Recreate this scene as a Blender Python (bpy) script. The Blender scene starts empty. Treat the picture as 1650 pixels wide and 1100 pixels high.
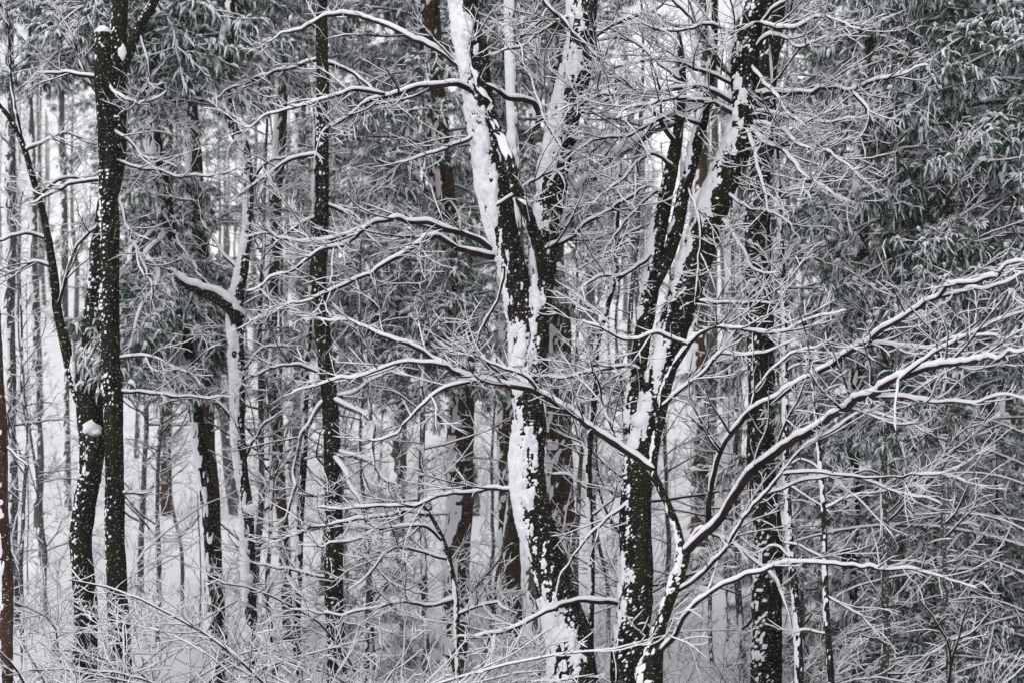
import bpy, math
import numpy as np
from mathutils import Matrix, Vector

# ------------------------------------------------------------------ camera, sky, sun, exposure
SC = bpy.context.scene
COL = SC.collection
LENS = 70.0
F = 1650 * LENS / 36.0            # focal length in photo pixels
ZC = 6.2                          # eye height: looking out from an upper storey
cam_d = bpy.data.cameras.new('camera')
cam_d.lens = LENS; cam_d.sensor_width = 36.0; cam_d.clip_end = 6000
cam_d.dof.use_dof = True; cam_d.dof.focus_distance = 24.5; cam_d.dof.aperture_fstop = 2.0
cam = bpy.data.objects.new('camera', cam_d); COL.objects.link(cam)
cam.location = (0, 0, ZC); cam.rotation_euler = (math.radians(90), 0, 0)
SC.camera = cam

SUN_EL, SUN_AZ = math.radians(58), math.radians(-55)      # high, from the left and a little behind the camera
world = bpy.data.worlds.new('World'); SC.world = world; world.use_nodes = True
wn = world.node_tree.nodes; wl = world.node_tree.links; wn.clear()
sky = wn.new('ShaderNodeTexSky'); sky.sky_type = 'NISHITA'; sky.sun_disc = False
sky.sun_elevation = SUN_EL; sky.sun_rotation = math.radians(215); sky.dust_density = 0.3; sky.air_density = 1.0
hs = wn.new('ShaderNodeHueSaturation'); hs.inputs['Saturation'].default_value = 0.10
bg = wn.new('ShaderNodeBackground'); bg.inputs['Strength'].default_value = 0.15
wo = wn.new('ShaderNodeOutputWorld')
wl.new(sky.outputs[0], hs.inputs['Color']); wl.new(hs.outputs[0], bg.inputs['Color']); wl.new(bg.outputs[0], wo.inputs['Surface'])
sun_d = bpy.data.lights.new('sun', 'SUN'); sun_d.energy = 1.5; sun_d.angle = math.radians(60); sun_d.color = (1.0, 0.985, 0.97)
sun = bpy.data.objects.new('sun', sun_d); COL.objects.link(sun)
# direction the light comes FROM: left of the camera, slightly behind it
sd = Vector((math.cos(SUN_EL) * math.sin(math.radians(215)), math.cos(SUN_EL) * math.cos(math.radians(215)), math.sin(SUN_EL)))
sun.rotation_euler = sd.to_track_quat('Z', 'Y').to_euler(); sun.location = (-10, -10, 40)
SC.view_settings.view_transform = 'Standard'; SC.view_settings.look = 'None'
SC.view_settings.gamma = 1.0; SC.view_settings.exposure = 0.07
SC.view_settings.use_curve_mapping = False
SC.cycles.max_bounces = 6; SC.cycles.diffuse_bounces = 4; SC.cycles.volume_bounces = 1
SC.cycles.transparent_max_bounces = 6
SC.cycles.use_denoising = True

# ------------------------------------------------------------------ materials
def mat(name, build, rough=0.8, spec=0.04):
    m = bpy.data.materials.new(name); m.use_nodes = True
    nt = m.node_tree; b = nt.nodes['Principled BSDF']; b.inputs['Roughness'].default_value = rough
    b.inputs['Specular IOR Level'].default_value = spec
    build(nt, b)
    return m
def noise_ramp(nt, scale, stops, vscale=(1, 1, 1), detail=5.0, coord='Object'):
    tc = nt.nodes.new('ShaderNodeTexCoord'); mp = nt.nodes.new('ShaderNodeMapping')
    mp.inputs['Scale'].default_value = vscale
    n = nt.nodes.new('ShaderNodeTexNoise'); n.inputs['Scale'].default_value = scale; n.inputs['Detail'].default_value = detail
    r = nt.nodes.new('ShaderNodeValToRGB')
    e = r.color_ramp.elements
    while len(e) < len(stops): e.new(0.5)
    for k, (p, c) in enumerate(stops):
        e[k].position = p; e[k].color = (*c, 1)
    nt.links.new(tc.outputs[coord], mp.inputs[0]); nt.links.new(mp.outputs[0], n.inputs['Vector']); nt.links.new(n.outputs[0], r.inputs[0])
    return n, r
def bark(name, c1, c2, moss=None, dust=0.62):
    def build(nt, b):
        n, r = noise_ramp(nt, 9.0, [(0.3, c1), (0.7, c2)], (1, 1, 0.22))
        col = r.outputs[0]
        if moss:
            n2, r2 = noise_ramp(nt, 1.3, [(0.5, (0, 0, 0)), (0.68, (1, 1, 1))], (1, 1, 0.6), 6)
            mx = nt.nodes.new('ShaderNodeMix'); mx.data_type = 'RGBA'
            nt.links.new(r2.outputs[0], mx.inputs['Factor']); nt.links.new(col, mx.inputs['A']); mx.inputs['B'].default_value = (*moss, 1)
            col = mx.outputs['Result']
        # snow grains lodged in the bark, small and irregular
        n3, r3 = noise_ramp(nt, 30.0, [(dust, (0, 0, 0)), (dust + 0.1, (1, 1, 1))], (1, 1, 1.6), 3)
        mx = nt.nodes.new('ShaderNodeMix'); mx.data_type = 'RGBA'
        nt.links.new(r3.outputs[0], mx.inputs['Factor']); nt.links.new(col, mx.inputs['A']); mx.inputs['B'].default_value = (0.62, 0.63, 0.66, 1)
        nt.links.new(mx.outputs['Result'], b.inputs['Base Color'])
        bp = nt.nodes.new('ShaderNodeBump'); bp.inputs['Strength'].default_value = 0.6; bp.inputs['Distance'].default_value = 0.02
        nt.links.new(n.outputs[0], bp.inputs['Height']); nt.links.new(bp.outputs[0], b.inputs['Normal'])
    return mat(name, build, 0.85)
M = {}
M['bark_black'] = bark('bark_black', (0.006, 0.0048, 0.0042), (0.030, 0.022, 0.018), (0.012, 0.014, 0.007), 0.61)
M['bark_moss'] = bark('bark_moss', (0.005, 0.0045, 0.004), (0.022, 0.019, 0.014), (0.020, 0.023, 0.008), 0.62)
M['bark_red'] = bark('bark_red', (0.024, 0.014, 0.010), (0.085, 0.050, 0.037), None, 0.62)
M['bark_grey'] = bark('bark_grey', (0.05, 0.047, 0.045), (0.12, 0.112, 0.105), None, 0.62)
M['bark_frost'] = bark('bark_frost', (0.03, 0.028, 0.026), (0.075, 0.07, 0.066), None, 0.56)
def b_twig(nt, b):
    n, r = noise_ramp(nt, 3.0, [(0.35, (0.014, 0.008, 0.009)), (0.7, (0.044, 0.025, 0.026))])
    nt.links.new(r.outputs[0], b.inputs['Base Color'])
M['twig'] = mat('twig', b_twig)
def b_snow(nt, b):
    n, r = noise_ramp(nt, 22.0, [(0.3, (0.80, 0.79, 0.83)), (0.7, (0.90, 0.89, 0.925))])
    nt.links.new(r.outputs[0], b.inputs['Base Color'])
    bp = nt.nodes.new('ShaderNodeBump'); bp.inputs['Strength'].default_value = 0.35; bp.inputs['Distance'].default_value = 0.01
    nt.links.new(n.outputs[0], bp.inputs['Height']); nt.links.new(bp.outputs[0], b.inputs['Normal'])
M['snow'] = mat('snow', b_snow, 0.9)
def b_gsnow(nt, b):
    n, r = noise_ramp(nt, 1.1, [(0.3, (0.78, 0.78, 0.81)), (0.7, (0.88, 0.88, 0.90))], (1, 1, 1), 8)
    nt.links.new(r.outputs[0], b.inputs['Base Color'])
    bp = nt.nodes.new('ShaderNodeBump'); bp.inputs['Strength'].default_value = 0.5; bp.inputs['Distance'].default_value = 0.15
    nt.links.new(n.outputs[0], bp.inputs['Height']); nt.links.new(bp.outputs[0], b.inputs['Normal'])
M['ground_snow'] = mat('ground_snow', b_gsnow, 0.9)
def b_needle(nt, b):
    n, r = noise_ramp(nt, 2.5, [(0.3, (0.008, 0.032, 0.018)), (0.5, (0.020, 0.062, 0.038)), (0.75, (0.060, 0.115, 0.080))])
    nt.links.new(r.outputs[0], b.inputs['Base Color'])
M['needle'] = mat('needle', b_needle, 0.6)
def b_leaf(nt, b):
    n, r = noise_ramp(nt, 7.0, [(0.3, (0.20, 0.085, 0.05)), (0.7, (0.34, 0.17, 0.11))])
    nt.links.new(r.outputs[0], b.inputs['Base Color'])
M['leaf'] = mat('leaf', b_leaf)

# ------------------------------------------------------------------ numeric helpers
RNG = np.random.default_rng(7)
UP = np.array((0, 0, 1.0))
SNOWDIR = np.array((-0.86, -0.26, 0.58)); SNOWDIR /= np.linalg.norm(SNOWDIR)   # the storm drove the snow from the left
def P(px, py, d): return np.array(((px - 825) / F * d, d, ZC - (py - 550) / F * d))
def ss(a, b, x):
    t = np.clip((x - a) / (b - a), 0, 1); return t * t * (3 - 2 * t)
def unit(v): return v / np.maximum(np.linalg.norm(v, axis=-1, keepdims=True), 1e-9)
def _h(i, j, k, s):
    n = (i.astype(np.uint64) * np.uint64(374761393) + j.astype(np.uint64) * np.uint64(668265263)
         + k.astype(np.uint64) * np.uint64(2147483647) + np.uint64(s * 974711)) & np.uint64(0xffffffff)
    n = ((n ^ (n >> np.uint64(13))) * np.uint64(1274126177)) & np.uint64(0xffffffff)
    n = ((n ^ (n >> np.uint64(15))) * np.uint64(2246822519)) & np.uint64(0xffffffff)
    return ((n ^ (n >> np.uint64(16))) & np.uint64(0xffff)).astype(np.float64) / 65535.0
def vnoise(p, s=0):
    p = p + 1000.0
    f = np.floor(p); i = f.astype(np.int64); u = p - f; u = u * u * (3 - 2 * u)
    r = 0
    for a in (0, 1):
        for b in (0, 1):
            for c in (0, 1):
                w = (u[..., 0] if a else 1 - u[..., 0]) * (u[..., 1] if b else 1 - u[..., 1]) * (u[..., 2] if c else 1 - u[..., 2])
                r = r + w * _h(i[..., 0] + a, i[..., 1] + b, i[..., 2] + c, s)
    return r
def fbm(p, s=0, o=3):
    r, a, t = 0, 0.5, 0
    for k in range(o):
        r = r + a * vnoise(p * 2 ** k, s + k); t += a; a *= 0.5
    return r / t
def ground_h(x, y):
    x = np.asarray(x, float); y = np.asarray(y, float)
    g = 1.4 * ss(34, 62, y) + 4.6 * ss(55, 130, y) + 9.0 * ss(100, 230, y) + 0.25 * np.sin(x * 0.21 + y * 0.11) * ss(20, 45, np.abs(y))
    g = g + 0.45 * (vnoise(np.stack([x * 0.13, y * 0.13, x * 0], -1), 8) - 0.5) + 0.30 * (vnoise(np.stack([x * 0.35, y * 0.35, x * 0], -1), 3) - 0.5) + 0.08 * (vnoise(np.stack([x * 1.3, y * 1.3, x * 0], -1), 4) - 0.5)
    return g

class Acc:
    """collects quads"""
    def __init__(s): s.v = []; s.f = []; s.n = 0
    def add(s, v, f):
        v = np.asarray(v, np.float32).reshape(-1, 3); s.v.append(v); s.f.append(np.asarray(f, np.int64).reshape(-1, 4) + s.n); s.n += len(v)
    def merge(s, o, mtx=None):
        for v, f in ((np.concatenate(o.v), np.concatenate(o.f)),): s.add(v if mtx is None else (v @ mtx[:3, :3].T + mtx[:3, 3]), f)
    def mesh(s, name, m, smooth=True):
        me = bpy.data.meshes.new(name)
        v = np.concatenate(s.v); f = np.concatenate(s.f)
        me.vertices.add(len(v)); me.vertices.foreach_set('co', v.ravel())
        me.loops.add(f.size); me.loops.foreach_set('vertex_index', f.ravel().astype(np.int32))
        me.polygons.add(len(f)); me.polygons.foreach_set('loop_start', (np.arange(len(f)) * 4).astype(np.int32))
        me.polygons.foreach_set('use_smooth', np.full(len(f), smooth))
        me.materials.append(m); me.update(calc_edges=True)
        return me
FINE = {'twigs', 'snow', 'needles', 'branches', 'dry_leaves', 'stems'}
def link(name, me, parent=None):
    o = bpy.data.objects.new(name, me); COL.objects.link(o)
    if name in FINE: o['kind'] = 'stuff'
    if parent is not None: o.parent = parent
    return o
def thing(name, label, cat, loc, group=None):
    o = bpy.data.objects.new(name, None); COL.objects.link(o); o.location = loc
    o.empty_display_size = 0.3
    o['label'] = label; o['category'] = cat
    if group: o['group'] = group
    return o
def shift(acc, loc):
    for k in range(len(acc.v)): acc.v[k] = acc.v[k] - np.asarray(loc, np.float32)

def quads_of(B, N, S):
    b = np.arange(B)[:, None, None] * N * S; i = np.arange(N - 1)[None, :, None] * S; j = np.arange(S)[None, None, :]
    j2 = (j + 1) % S
    return np.stack([b + i + j, b + i + j2, b + i + S + j2, b + i + S + j], -1).reshape(-1, 4)
def frames(pts):
    t = unit(np.gradient(pts, axis=1))
    ref = UP * 0.9 + np.array((-0.36, -0.24, 0))
    u = ref - (t @ ref)[..., None] * t
    u = unit(u + 1e-5)
    w = np.cross(t, u)
    return t, u, w
def tubes(acc, pts, rad, S):
    """pts (B,N,3), rad (B,N)"""
    B, N, _ = pts.shape
    if B == 0: return
    t, u, w = frames(pts)
    a = np.arange(S) * 2 * math.pi / S
    r = rad[..., None, None]
    ring = pts[:, :, None, :] + r * (np.cos(a)[:, None] * w[:, :, None, :] + np.sin(a)[:, None] * u[:, :, None, :])
    acc.add(ring, quads_of(B, N, S))
def snow_on(acc, pts, rad, S, depth, rng, wide=1.0, gap=0.12, rmin=0.004):
    """a bank of snow lying along the upper side of each branch"""
    B, N, _ = pts.shape
    if B == 0: return
    t, u, w = frames(pts)
    flat = np.sqrt(np.clip(1 - t[..., 2] ** 2, 0, 1))
    nz = fbm(pts * 5.0, 11, 2); nz2 = vnoise(pts * 17.0, 19)
    amt = (0.18 + 0.82 * flat ** 1.3) * (0.45 + 0.75 * nz + 0.4 * nz2)
    amt = amt * ss(gap - 0.1, gap + 0.12, vnoise(pts * 2.7, 23) * (0.35 + 0.65 * flat))
    dep = depth * (0.55 + 0.45 * np.clip(rad / 0.02, 0, 1.6))
    b = dep * amt * 0.55
    a = (np.maximum(rad, rmin) * 0.98 + 0.0025) * wide * np.clip(0.35 + amt, 0.2, 1.15)
    end = np.ones(N); end[0] = 0.5; end[-1] = 0.35
    b = b * end; a = a * end
    c = pts + u * (rad * 0.62 + b * 0.72)[..., None]
    an = np.arange(S) * 2 * math.pi / S
    ring = c[:, :, None, :] + a[..., None, None] * np.cos(an)[:, None] * w[:, :, None, :] + b[..., None, None] * np.sin(an)[:, None] * u[:, :, None, :]
    acc.add(ring, quads_of(B, N, S))
def resample(pts, n):
    pts = np.asarray(pts, float)
    L = np.concatenate([[0], np.cumsum(np.linalg.norm(np.diff(pts[:, :3], axis=0), axis=1))])
    # catmull-rom through the control points, then even spacing
    k = len(pts); out = []
    ext = np.vstack([2 * pts[0] - pts[1], pts, 2 * pts[-1] - pts[-2]])
    for i in range(k - 1):
        p0, p1, p2, p3 = ext[i:i + 4]
        for s in np.linspace(0, 1, 10, endpoint=(i == k - 2)):
            out.append(0.5 * (2 * p1 + (p2 - p0) * s + (2 * p0 - 5 * p1 + 4 * p2 - p3) * s * s + (3 * p1 - p0 - 3 * p2 + p3) * s ** 3))
    out = np.array(out)
    L = np.concatenate([[0], np.cumsum(np.linalg.norm(np.diff(out[:, :3], axis=0), axis=1))])
    q = np.linspace(0, L[-1], n)
    return np.stack([np.interp(q, L, out[:, c]) for c in range(out.shape[1])], -1), L[-1]
def spawn(pts, rad, rng, dens, lmin, lmax, N=6, t0=0.12, ang=(30, 65), tilt=(-0.12, 0.35), jit=0.16, curve=0.05, rfac=0.55, rmin=0.0031, roll=0.6, maxfrac=0.75, cap=None):
    """side shoots for a batch of branches"""
    B, M_, _ = pts.shape
    if B == 0: return np.zeros((0, N, 3)), np.zeros((0, N))
    seg = np.linalg.norm(np.diff(pts, axis=1), axis=2); L = seg.sum(1)
    cnt = np.floor(L * dens + rng.random(B)).astype(int)
    idx = np.repeat(np.arange(B), cnt); C = len(idx)
    if C == 0: return np.zeros((0, N, 3)), np.zeros((0, N))
    t = t0 + (1 - t0) * rng.random(C) ** 0.85
    f = t * (M_ - 1); i = np.minimum(f.astype(int), M_ - 2); u = (f - i)[:, None]
    p = pts[idx, i] * (1 - u) + pts[idx, i + 1] * u
    rp = rad[idx, i] * (1 - u[:, 0]) + rad[idx, i + 1] * u[:, 0]
    tg = unit(pts[idx, i + 1] - pts[idx, i])
    lat = np.cross(tg, UP); weak = np.linalg.norm(lat, axis=1) < 0.35
    rv = rng.normal(size=(C, 3)); rv[:, 2] *= 0.2
    lat[weak] = rv[weak]; lat = unit(lat - (lat * tg).sum(1)[:, None] * tg)
    bi = np.cross(lat, tg)
    ro = rng.normal(size=C) * roll
    sg = np.where(rng.random(C) < 0.5, -1, 1)
    lv = lat * (np.cos(ro) * sg)[:, None] + bi * np.sin(ro)[:, None]
    a = np.radians(rng.uniform(ang[0], ang[1], C))
    d = unit(tg * np.cos(a)[:, None] + lv * np.sin(a)[:, None] + UP * rng.uniform(tilt[0], tilt[1], C)[:, None])
    ln = rng.uniform(lmin, lmax, C) * (1.15 - 0.65 * t)
    ln = np.minimum(ln, L[idx] * maxfrac)
    out = np.zeros((C, N, 3)); out[:, 0] = p
    st = ln / (N - 1)
    dd = rng.normal(size=(C, 3)) * jit * 0.5
    for k in range(1, N):
        dd = 0.4 * dd + rng.normal(size=(C, 3)) * jit
        d = unit(d + dd + UP * curve)
        out[:, k] = out[:, k - 1] + d * st[:, None]
    r0 = np.clip(np.minimum(rp * rfac, 0.003 + 0.011 * ln), rmin, cap or 1)
    rr = r0[:, None] * np.linspace(1, 0.45, N)[None, :]; rr = np.maximum(rr, rmin * 0.6); rr[:, -1] *= 0.6
    return out, rr

# ------------------------------------------------------------------ trunks: bark relief + snow driven onto one side
def trunk_mesh(wood, snow, pts4, step, S, seed, plaster=0.0, fleck=0.5, depth=0.03, relief=0.10, cap=False, wind=SNOWDIR, streak=2.1, crack=0.95):
    """pts4 = (k,4) points with radius. plaster: threshold on facing (lower = more snow)"""
    L = np.linalg.norm(np.diff(pts4[:, :3], axis=0), axis=1).sum()
    n = max(8, int(L / step)); q, _ = resample(pts4, n)
    c = q[:, :3]; r = q[:, 3]
    c = c + (np.stack([vnoise(np.stack([c[:, 2] * 0.9, c[:, 0] * 0 + seed, c[:, 2] * 0], -1), seed), vnoise(np.stack([c[:, 2] * 0.9, c[:, 0] * 0 + seed + 7, c[:, 2] * 0], -1), seed + 5), np.full(n, 0.5)], -1) - 0.5) * r[:, None] * 0.55
    t = unit(np.gradient(c, axis=0))
    xa = np.array((1.0, 0, 0)) if np.abs(t[:, 0]).mean() < 0.75 else np.array((0, 1.0, 0)); w = unit(xa - (t @ xa)[:, None] * t); v = np.cross(t, w)
    a = np.arange(S) * 2 * math.pi / S
    nrm = np.cos(a)[None, :, None] * w[:, None, :] + np.sin(a)[None, :, None] * v[:, None, :]
    base = c[:, None, :] + nrm * r[:, None, None]
    k = np.array((1, 1, 0.22))
    sc = 2.2 / np.maximum(r.mean(), 0.03)
    rel = (fbm(base * k * sc, seed, 3) - 0.5) * 2 * relief + (fbm(base * np.array((1, 1, 0.6)) * sc * 0.4, seed + 9, 2) - 0.5) * relief * 1.4
    ridge = np.abs(fbm(base * k * sc * 1.7, seed + 3, 2) - 0.5) * 2
    rel = rel - (ridge < 0.1) * relief * 0.4
    pos = base + nrm * (r[:, None] * rel)[..., None]
    if cap:
        pos = np.concatenate([pos, np.repeat((c[-1] + t[-1] * r[-1] * 0.15)[None, None, :], S, 1)])
    wood.add(pos, quads_of(1, n + (1 if cap else 0), S))
    if cap: pos = pos[:-1]
    face = nrm @ wind
    n1 = fbm(base * np.array((3.6, 3.6, 1.5)), seed + 21, 3); n2 = fbm(base * np.array((20, 20, 5.5)), seed + 31, 2); n3 = fbm(base * np.array((27, 27, 46)), seed + 41, 2)
    n4 = fbm(base * 30.0, seed + 45, 2)
    arg = face - plaster + 1.35 * (n1 - 0.5) + streak * (n2 - 0.5) + 0.6 * (n4 - 0.5)
    m = ss(-0.10, 0.20, arg)
    cr = np.abs(fbm(base * np.array((13, 13, 3.2)), seed + 55, 2) - 0.5)
    m = m * (1 - ss(0.055, 0.02, cr) * ss(0.62, 0.45, n1) * crack)
    fl = ss(0.71, 0.83, n3 + 0.17 * ss(-0.55, 0.0, arg) + 0.45 * (n1 - 0.5) + 0.10 * face + 0.14 * (fleck - 0.5)) * ss(-0.6, 0.1, face) * (fleck > 0)
    th = np.maximum(depth * m * (0.35 + 0.7 * n1 + 0.6 * n4), np.minimum(depth, 0.016) * 0.7 * fl)
    keep = th > 0.0005
    sp = base + nrm * (r[:, None] * np.minimum(rel, relief) + th - 0.004)[..., None]
    lean = 0.25 * th; sp[..., 2] += lean
    fq = quads_of(1, n, S)
    kf = keep.reshape(-1)
    fq = fq[kf[fq].any(1)]
    if len(fq):
        used = np.unique(fq); remap = np.full(n * S, -1); remap[used] = np.arange(len(used))
        snow.add(sp.reshape(-1, 3)[used], remap[fq])
    return q

def lump(acc, c, rx, ry, rz, seed):
    n, S = 9, 14; v = np.linspace(-math.pi / 2, math.pi / 2, n)[:, None]; a = (np.arange(S) * 2 * math.pi / S)[None]
    p = np.stack([np.cos(v) * np.cos(a), np.cos(v) * np.sin(a), np.sin(v) * np.ones_like(a)], -1)
    p = p * (0.45 + 1.1 * fbm(p * 2.3 + seed, seed, 3))[..., None] * np.array((rx, ry, rz)) + c
    acc.add(p, quads_of(1, n, S))
def pix_poly(pl, d, ddrift=0.0, wscale=1.0):
    """[(px, py, width px[, depth])] -> (k,4)"""
    out = []
    n = len(pl)
    for k, p in enumerate(pl):
        dd = p[3] if len(p) > 3 else d + ddrift * k / max(n - 1, 1)
        out.append((*P(p[0], p[1], dd), p[2] * 0.5 * dd / F * wscale))
    return np.array(out)
def to_ground(p4, sink=0.25, flare=1.25):
    b = p4[0]; g = float(ground_h(b[0], b[1]))
    if b[2] <= g + 0.05: return p4
    dx = (p4[0] - p4[1]); dx = dx / max(abs(dx[2]), 0.1) * (b[2] - g) * 0.15
    mid = np.array((b[0] + dx[0] * .5, b[1], (b[2] + g) / 2, b[3] * 1.04)); foot = np.array((b[0] + dx[0], b[1], g + 0.15, b[3] * flare)); root = np.array((b[0] + dx[0], b[1], g - sink, b[3] * flare * 1.35))
    return np.vstack([root, foot, mid, p4])

def grow_limb(root, loc, p4, rng, dens=4.6, lmin=0.3, lmax=1.15, sub=7.5, sub2=5.0, sdepth=0.0175, matl='twig', n=None, gap=0.2, tw=1.0, name='limb', curve=0.04, tilt=(-0.12, 0.35)):
    """one limb: wood > twigs, snow"""
    L = np.linalg.norm(np.diff(p4[:, :3], axis=0), axis=1).sum()
    n = n or int(np.clip(L / 0.045, 12, 150))
    q, L = resample(p4, n)
    wob = (np.stack([fbm(q[:, :3] * 4.2, 51, 2), fbm(q[:, :3] * 4.2, 61, 2), fbm(q[:, :3] * 4.2, 71, 2)], -1) - 0.5) * 0.09
    wob += (np.stack([vnoise(q[:, :3] * 10.0, 52), vnoise(q[:, :3] * 10.0, 62), vnoise(q[:, :3] * 10.0, 72)], -1) - 0.5) * 0.035
    wob += (np.stack([vnoise(q[:, :3] * 3.0, 55), vnoise(q[:, :3] * 3.0, 65), vnoise(q[:, :3] * 3.0, 75)], -1) - 0.5) * 0.10
    q[:, :3] += wob * np.linspace(0, 1, n)[:, None] ** 0.4
    q[:, 3] *= 0.35 + 0.65 * ss(0, 0.22, np.linspace(1, 0, n))
    pts = q[None, :, :3]; rad = np.maximum(q[None, :, 3], 0.004)
    rad = rad * (0.92 + 0.22 * fbm(q[None, :, :3] * 9, 81, 2))
    wood, snow, twig = Acc(), Acc(), Acc()
    tubes(wood, pts, rad, 8)
    snow_on(snow, pts, rad, 8, sdepth * 2.2, rng, gap=gap * 0.45)
    a, ar = spawn(pts, rad, rng, dens, lmin * tw, lmax * 1.2 * tw, N=9, jit=0.085, curve=curve, tilt=tilt)
    b, br = spawn(a, ar, rng, sub, 0.16 * tw, 0.6 * tw, N=6, jit=0.10, curve=curve, tilt=tilt)
    c, cr = spawn(b, br, rng, sub2, 0.08, 0.27, N=3, jit=0.11, curve=curve)
    e, er = spawn(pts, rad, rng, dens * 1.3, 0.08, 0.32, N=5, jit=0.15, curve=curve)
    for pp, rr, S, Ss in ((a, ar, 4, 5), (b, br, 3, 4), (c, cr, 3, 3), (e, er, 3, 4)):
        tubes(twig, pp, rr, S); snow_on(snow, pp, rr, Ss, sdepth, rng, gap=gap)
    o = None
    for ac in (wood, snow, twig): shift(ac, loc) if ac.v else None
    o = link(name, wood.mesh(name, M[matl]), root)
    if twig.v: link('twigs', twig.mesh('twigs', M['twig']), o)
    link('snow', snow.mesh('snow', M['snow']), o)
    return o

def hardwood(name, label, d, stems, limbs=(), bark='bark_black', step=0.03, S=40, plaster=0.6, fleck=0.5, depth=0.03, seed=1, cat='tree', group=None, cap=False, auto=None, relief=0.10, lk=None, pads=()):
    """stems: list of pixel polylines (first one is rooted in the ground); limbs: pixel polylines"""
    rng = np.random.default_rng(seed * 101 + 5)
    first = to_ground(pix_poly(stems[0], d))
    loc = np.array((first[1][0], first[1][1], float(ground_h(first[1][0], first[1][1]))))
    root = thing(name, label, cat, loc, group)
    for k, st in enumerate(stems):
        p4 = first if k == 0 else pix_poly(st, d)
        wood, snow = Acc(), Acc()
        trunk_mesh(wood, snow, p4, step, S, seed * 7 + k, plaster[min(k, len(plaster) - 1)] if isinstance(plaster, (list, tuple)) else plaster, fleck, depth, relief, cap and k == 0)
        shift(wood, loc); nm = 'trunk' if k == 0 else 'stem'
        o = link(nm, wood.mesh(nm, M[bark]), root)
        if snow.v:
            shift(snow, loc); link('snow', snow.mesh('snow', M['snow']), o)
        if auto and k in auto.get('stems', (0,)):
            q, L = resample(p4, 40)
            base, br = spawn(q[None, :, :3], q[None, :, 3], rng, auto['dens'], auto['lmin'], auto['lmax'], N=7, t0=auto.get('t0', 0.2), ang=(55, 95), tilt=auto.get('tilt', (-0.1, 0.4)), jit=0.13, rfac=0.3, roll=3.0, curve=0.03, maxfrac=1, cap=auto.get('cap', 0.03))
            for i in range(len(base)):
                grow_limb(root, loc, np.concatenate([base[i], br[i][:, None]], 1), rng, **auto.get('lk', {}))
    for (px, py, w, h, *dz) in pads:
        dp = dz[0] if dz else d; c = P(px, py, dp); sa = Acc()
        lump(sa, c, w / 2 * dp / F, w / 2.4 * dp / F, h / 2 * dp / F, seed + int(px) % 37); shift(sa, loc); link('snow', sa.mesh('snow', M['snow']), root)
    for lm in limbs:
        kw = dict(lk or {})
        if isinstance(lm, dict): kw.update({k: v for k, v in lm.items() if k not in ('p', 'd', 'drift')}); pl = lm['p']; ld = lm.get('d', d); dr = lm.get('drift')
        else: pl = lm; ld = d; dr = None
        w = np.linspace(1, 0, len(pl))
        if dr is None: dr = rng.uniform(-0.25, 0.25) * abs(pl[-1][0] - pl[0][0]) / F * d
        if len(pl[0]) == 2: pl = [(x, y, 9 * (0.3 + 0.7 * wi)) for (x, y), wi in zip(pl, w)]
        grow_limb(root, loc, pix_poly(pl, ld, dr, 0.84), rng, **kw)
    return root
def W(w0, w1, *xy):
    """polyline with a width that tapers from w0 to w1"""
    n = len(xy); return [(x, y, w0 + (w1 - w0) * k / (n - 1)) for k, (x, y) in enumerate(xy)]

# ------------------------------------------------------------------ ground
def axis(near, far, fine):
    a = list(np.arange(near[0], near[1] + 1e-6, fine)); s = fine; lo, hi = near
    while hi < far[1]: s *= 1.18; hi += s; a.append(hi)
    s = fine
    while lo > far[0]: s *= 1.18; lo -= s; a.insert(0, lo)
    return np.array(a)
gx = axis((-30, 30), (-800, 800), 0.9); gy = axis((4, 130), (-300, 1000), 0.9)
X, Y = np.meshgrid(gx, gy)
ga = Acc(); nX = len(gx)
i, j = np.meshgrid(np.arange(len(gx) - 1), np.arange(len(gy) - 1)); b0 = (j * nX + i).ravel()
ga.add(np.stack([X, Y, ground_h(X, Y)], -1), np.stack([b0, b0 + 1, b0 + nX + 1, b0 + nX], -1))
g = link('ground', ga.mesh('ground', M['ground_snow'])); g['kind'] = 'structure'

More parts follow.
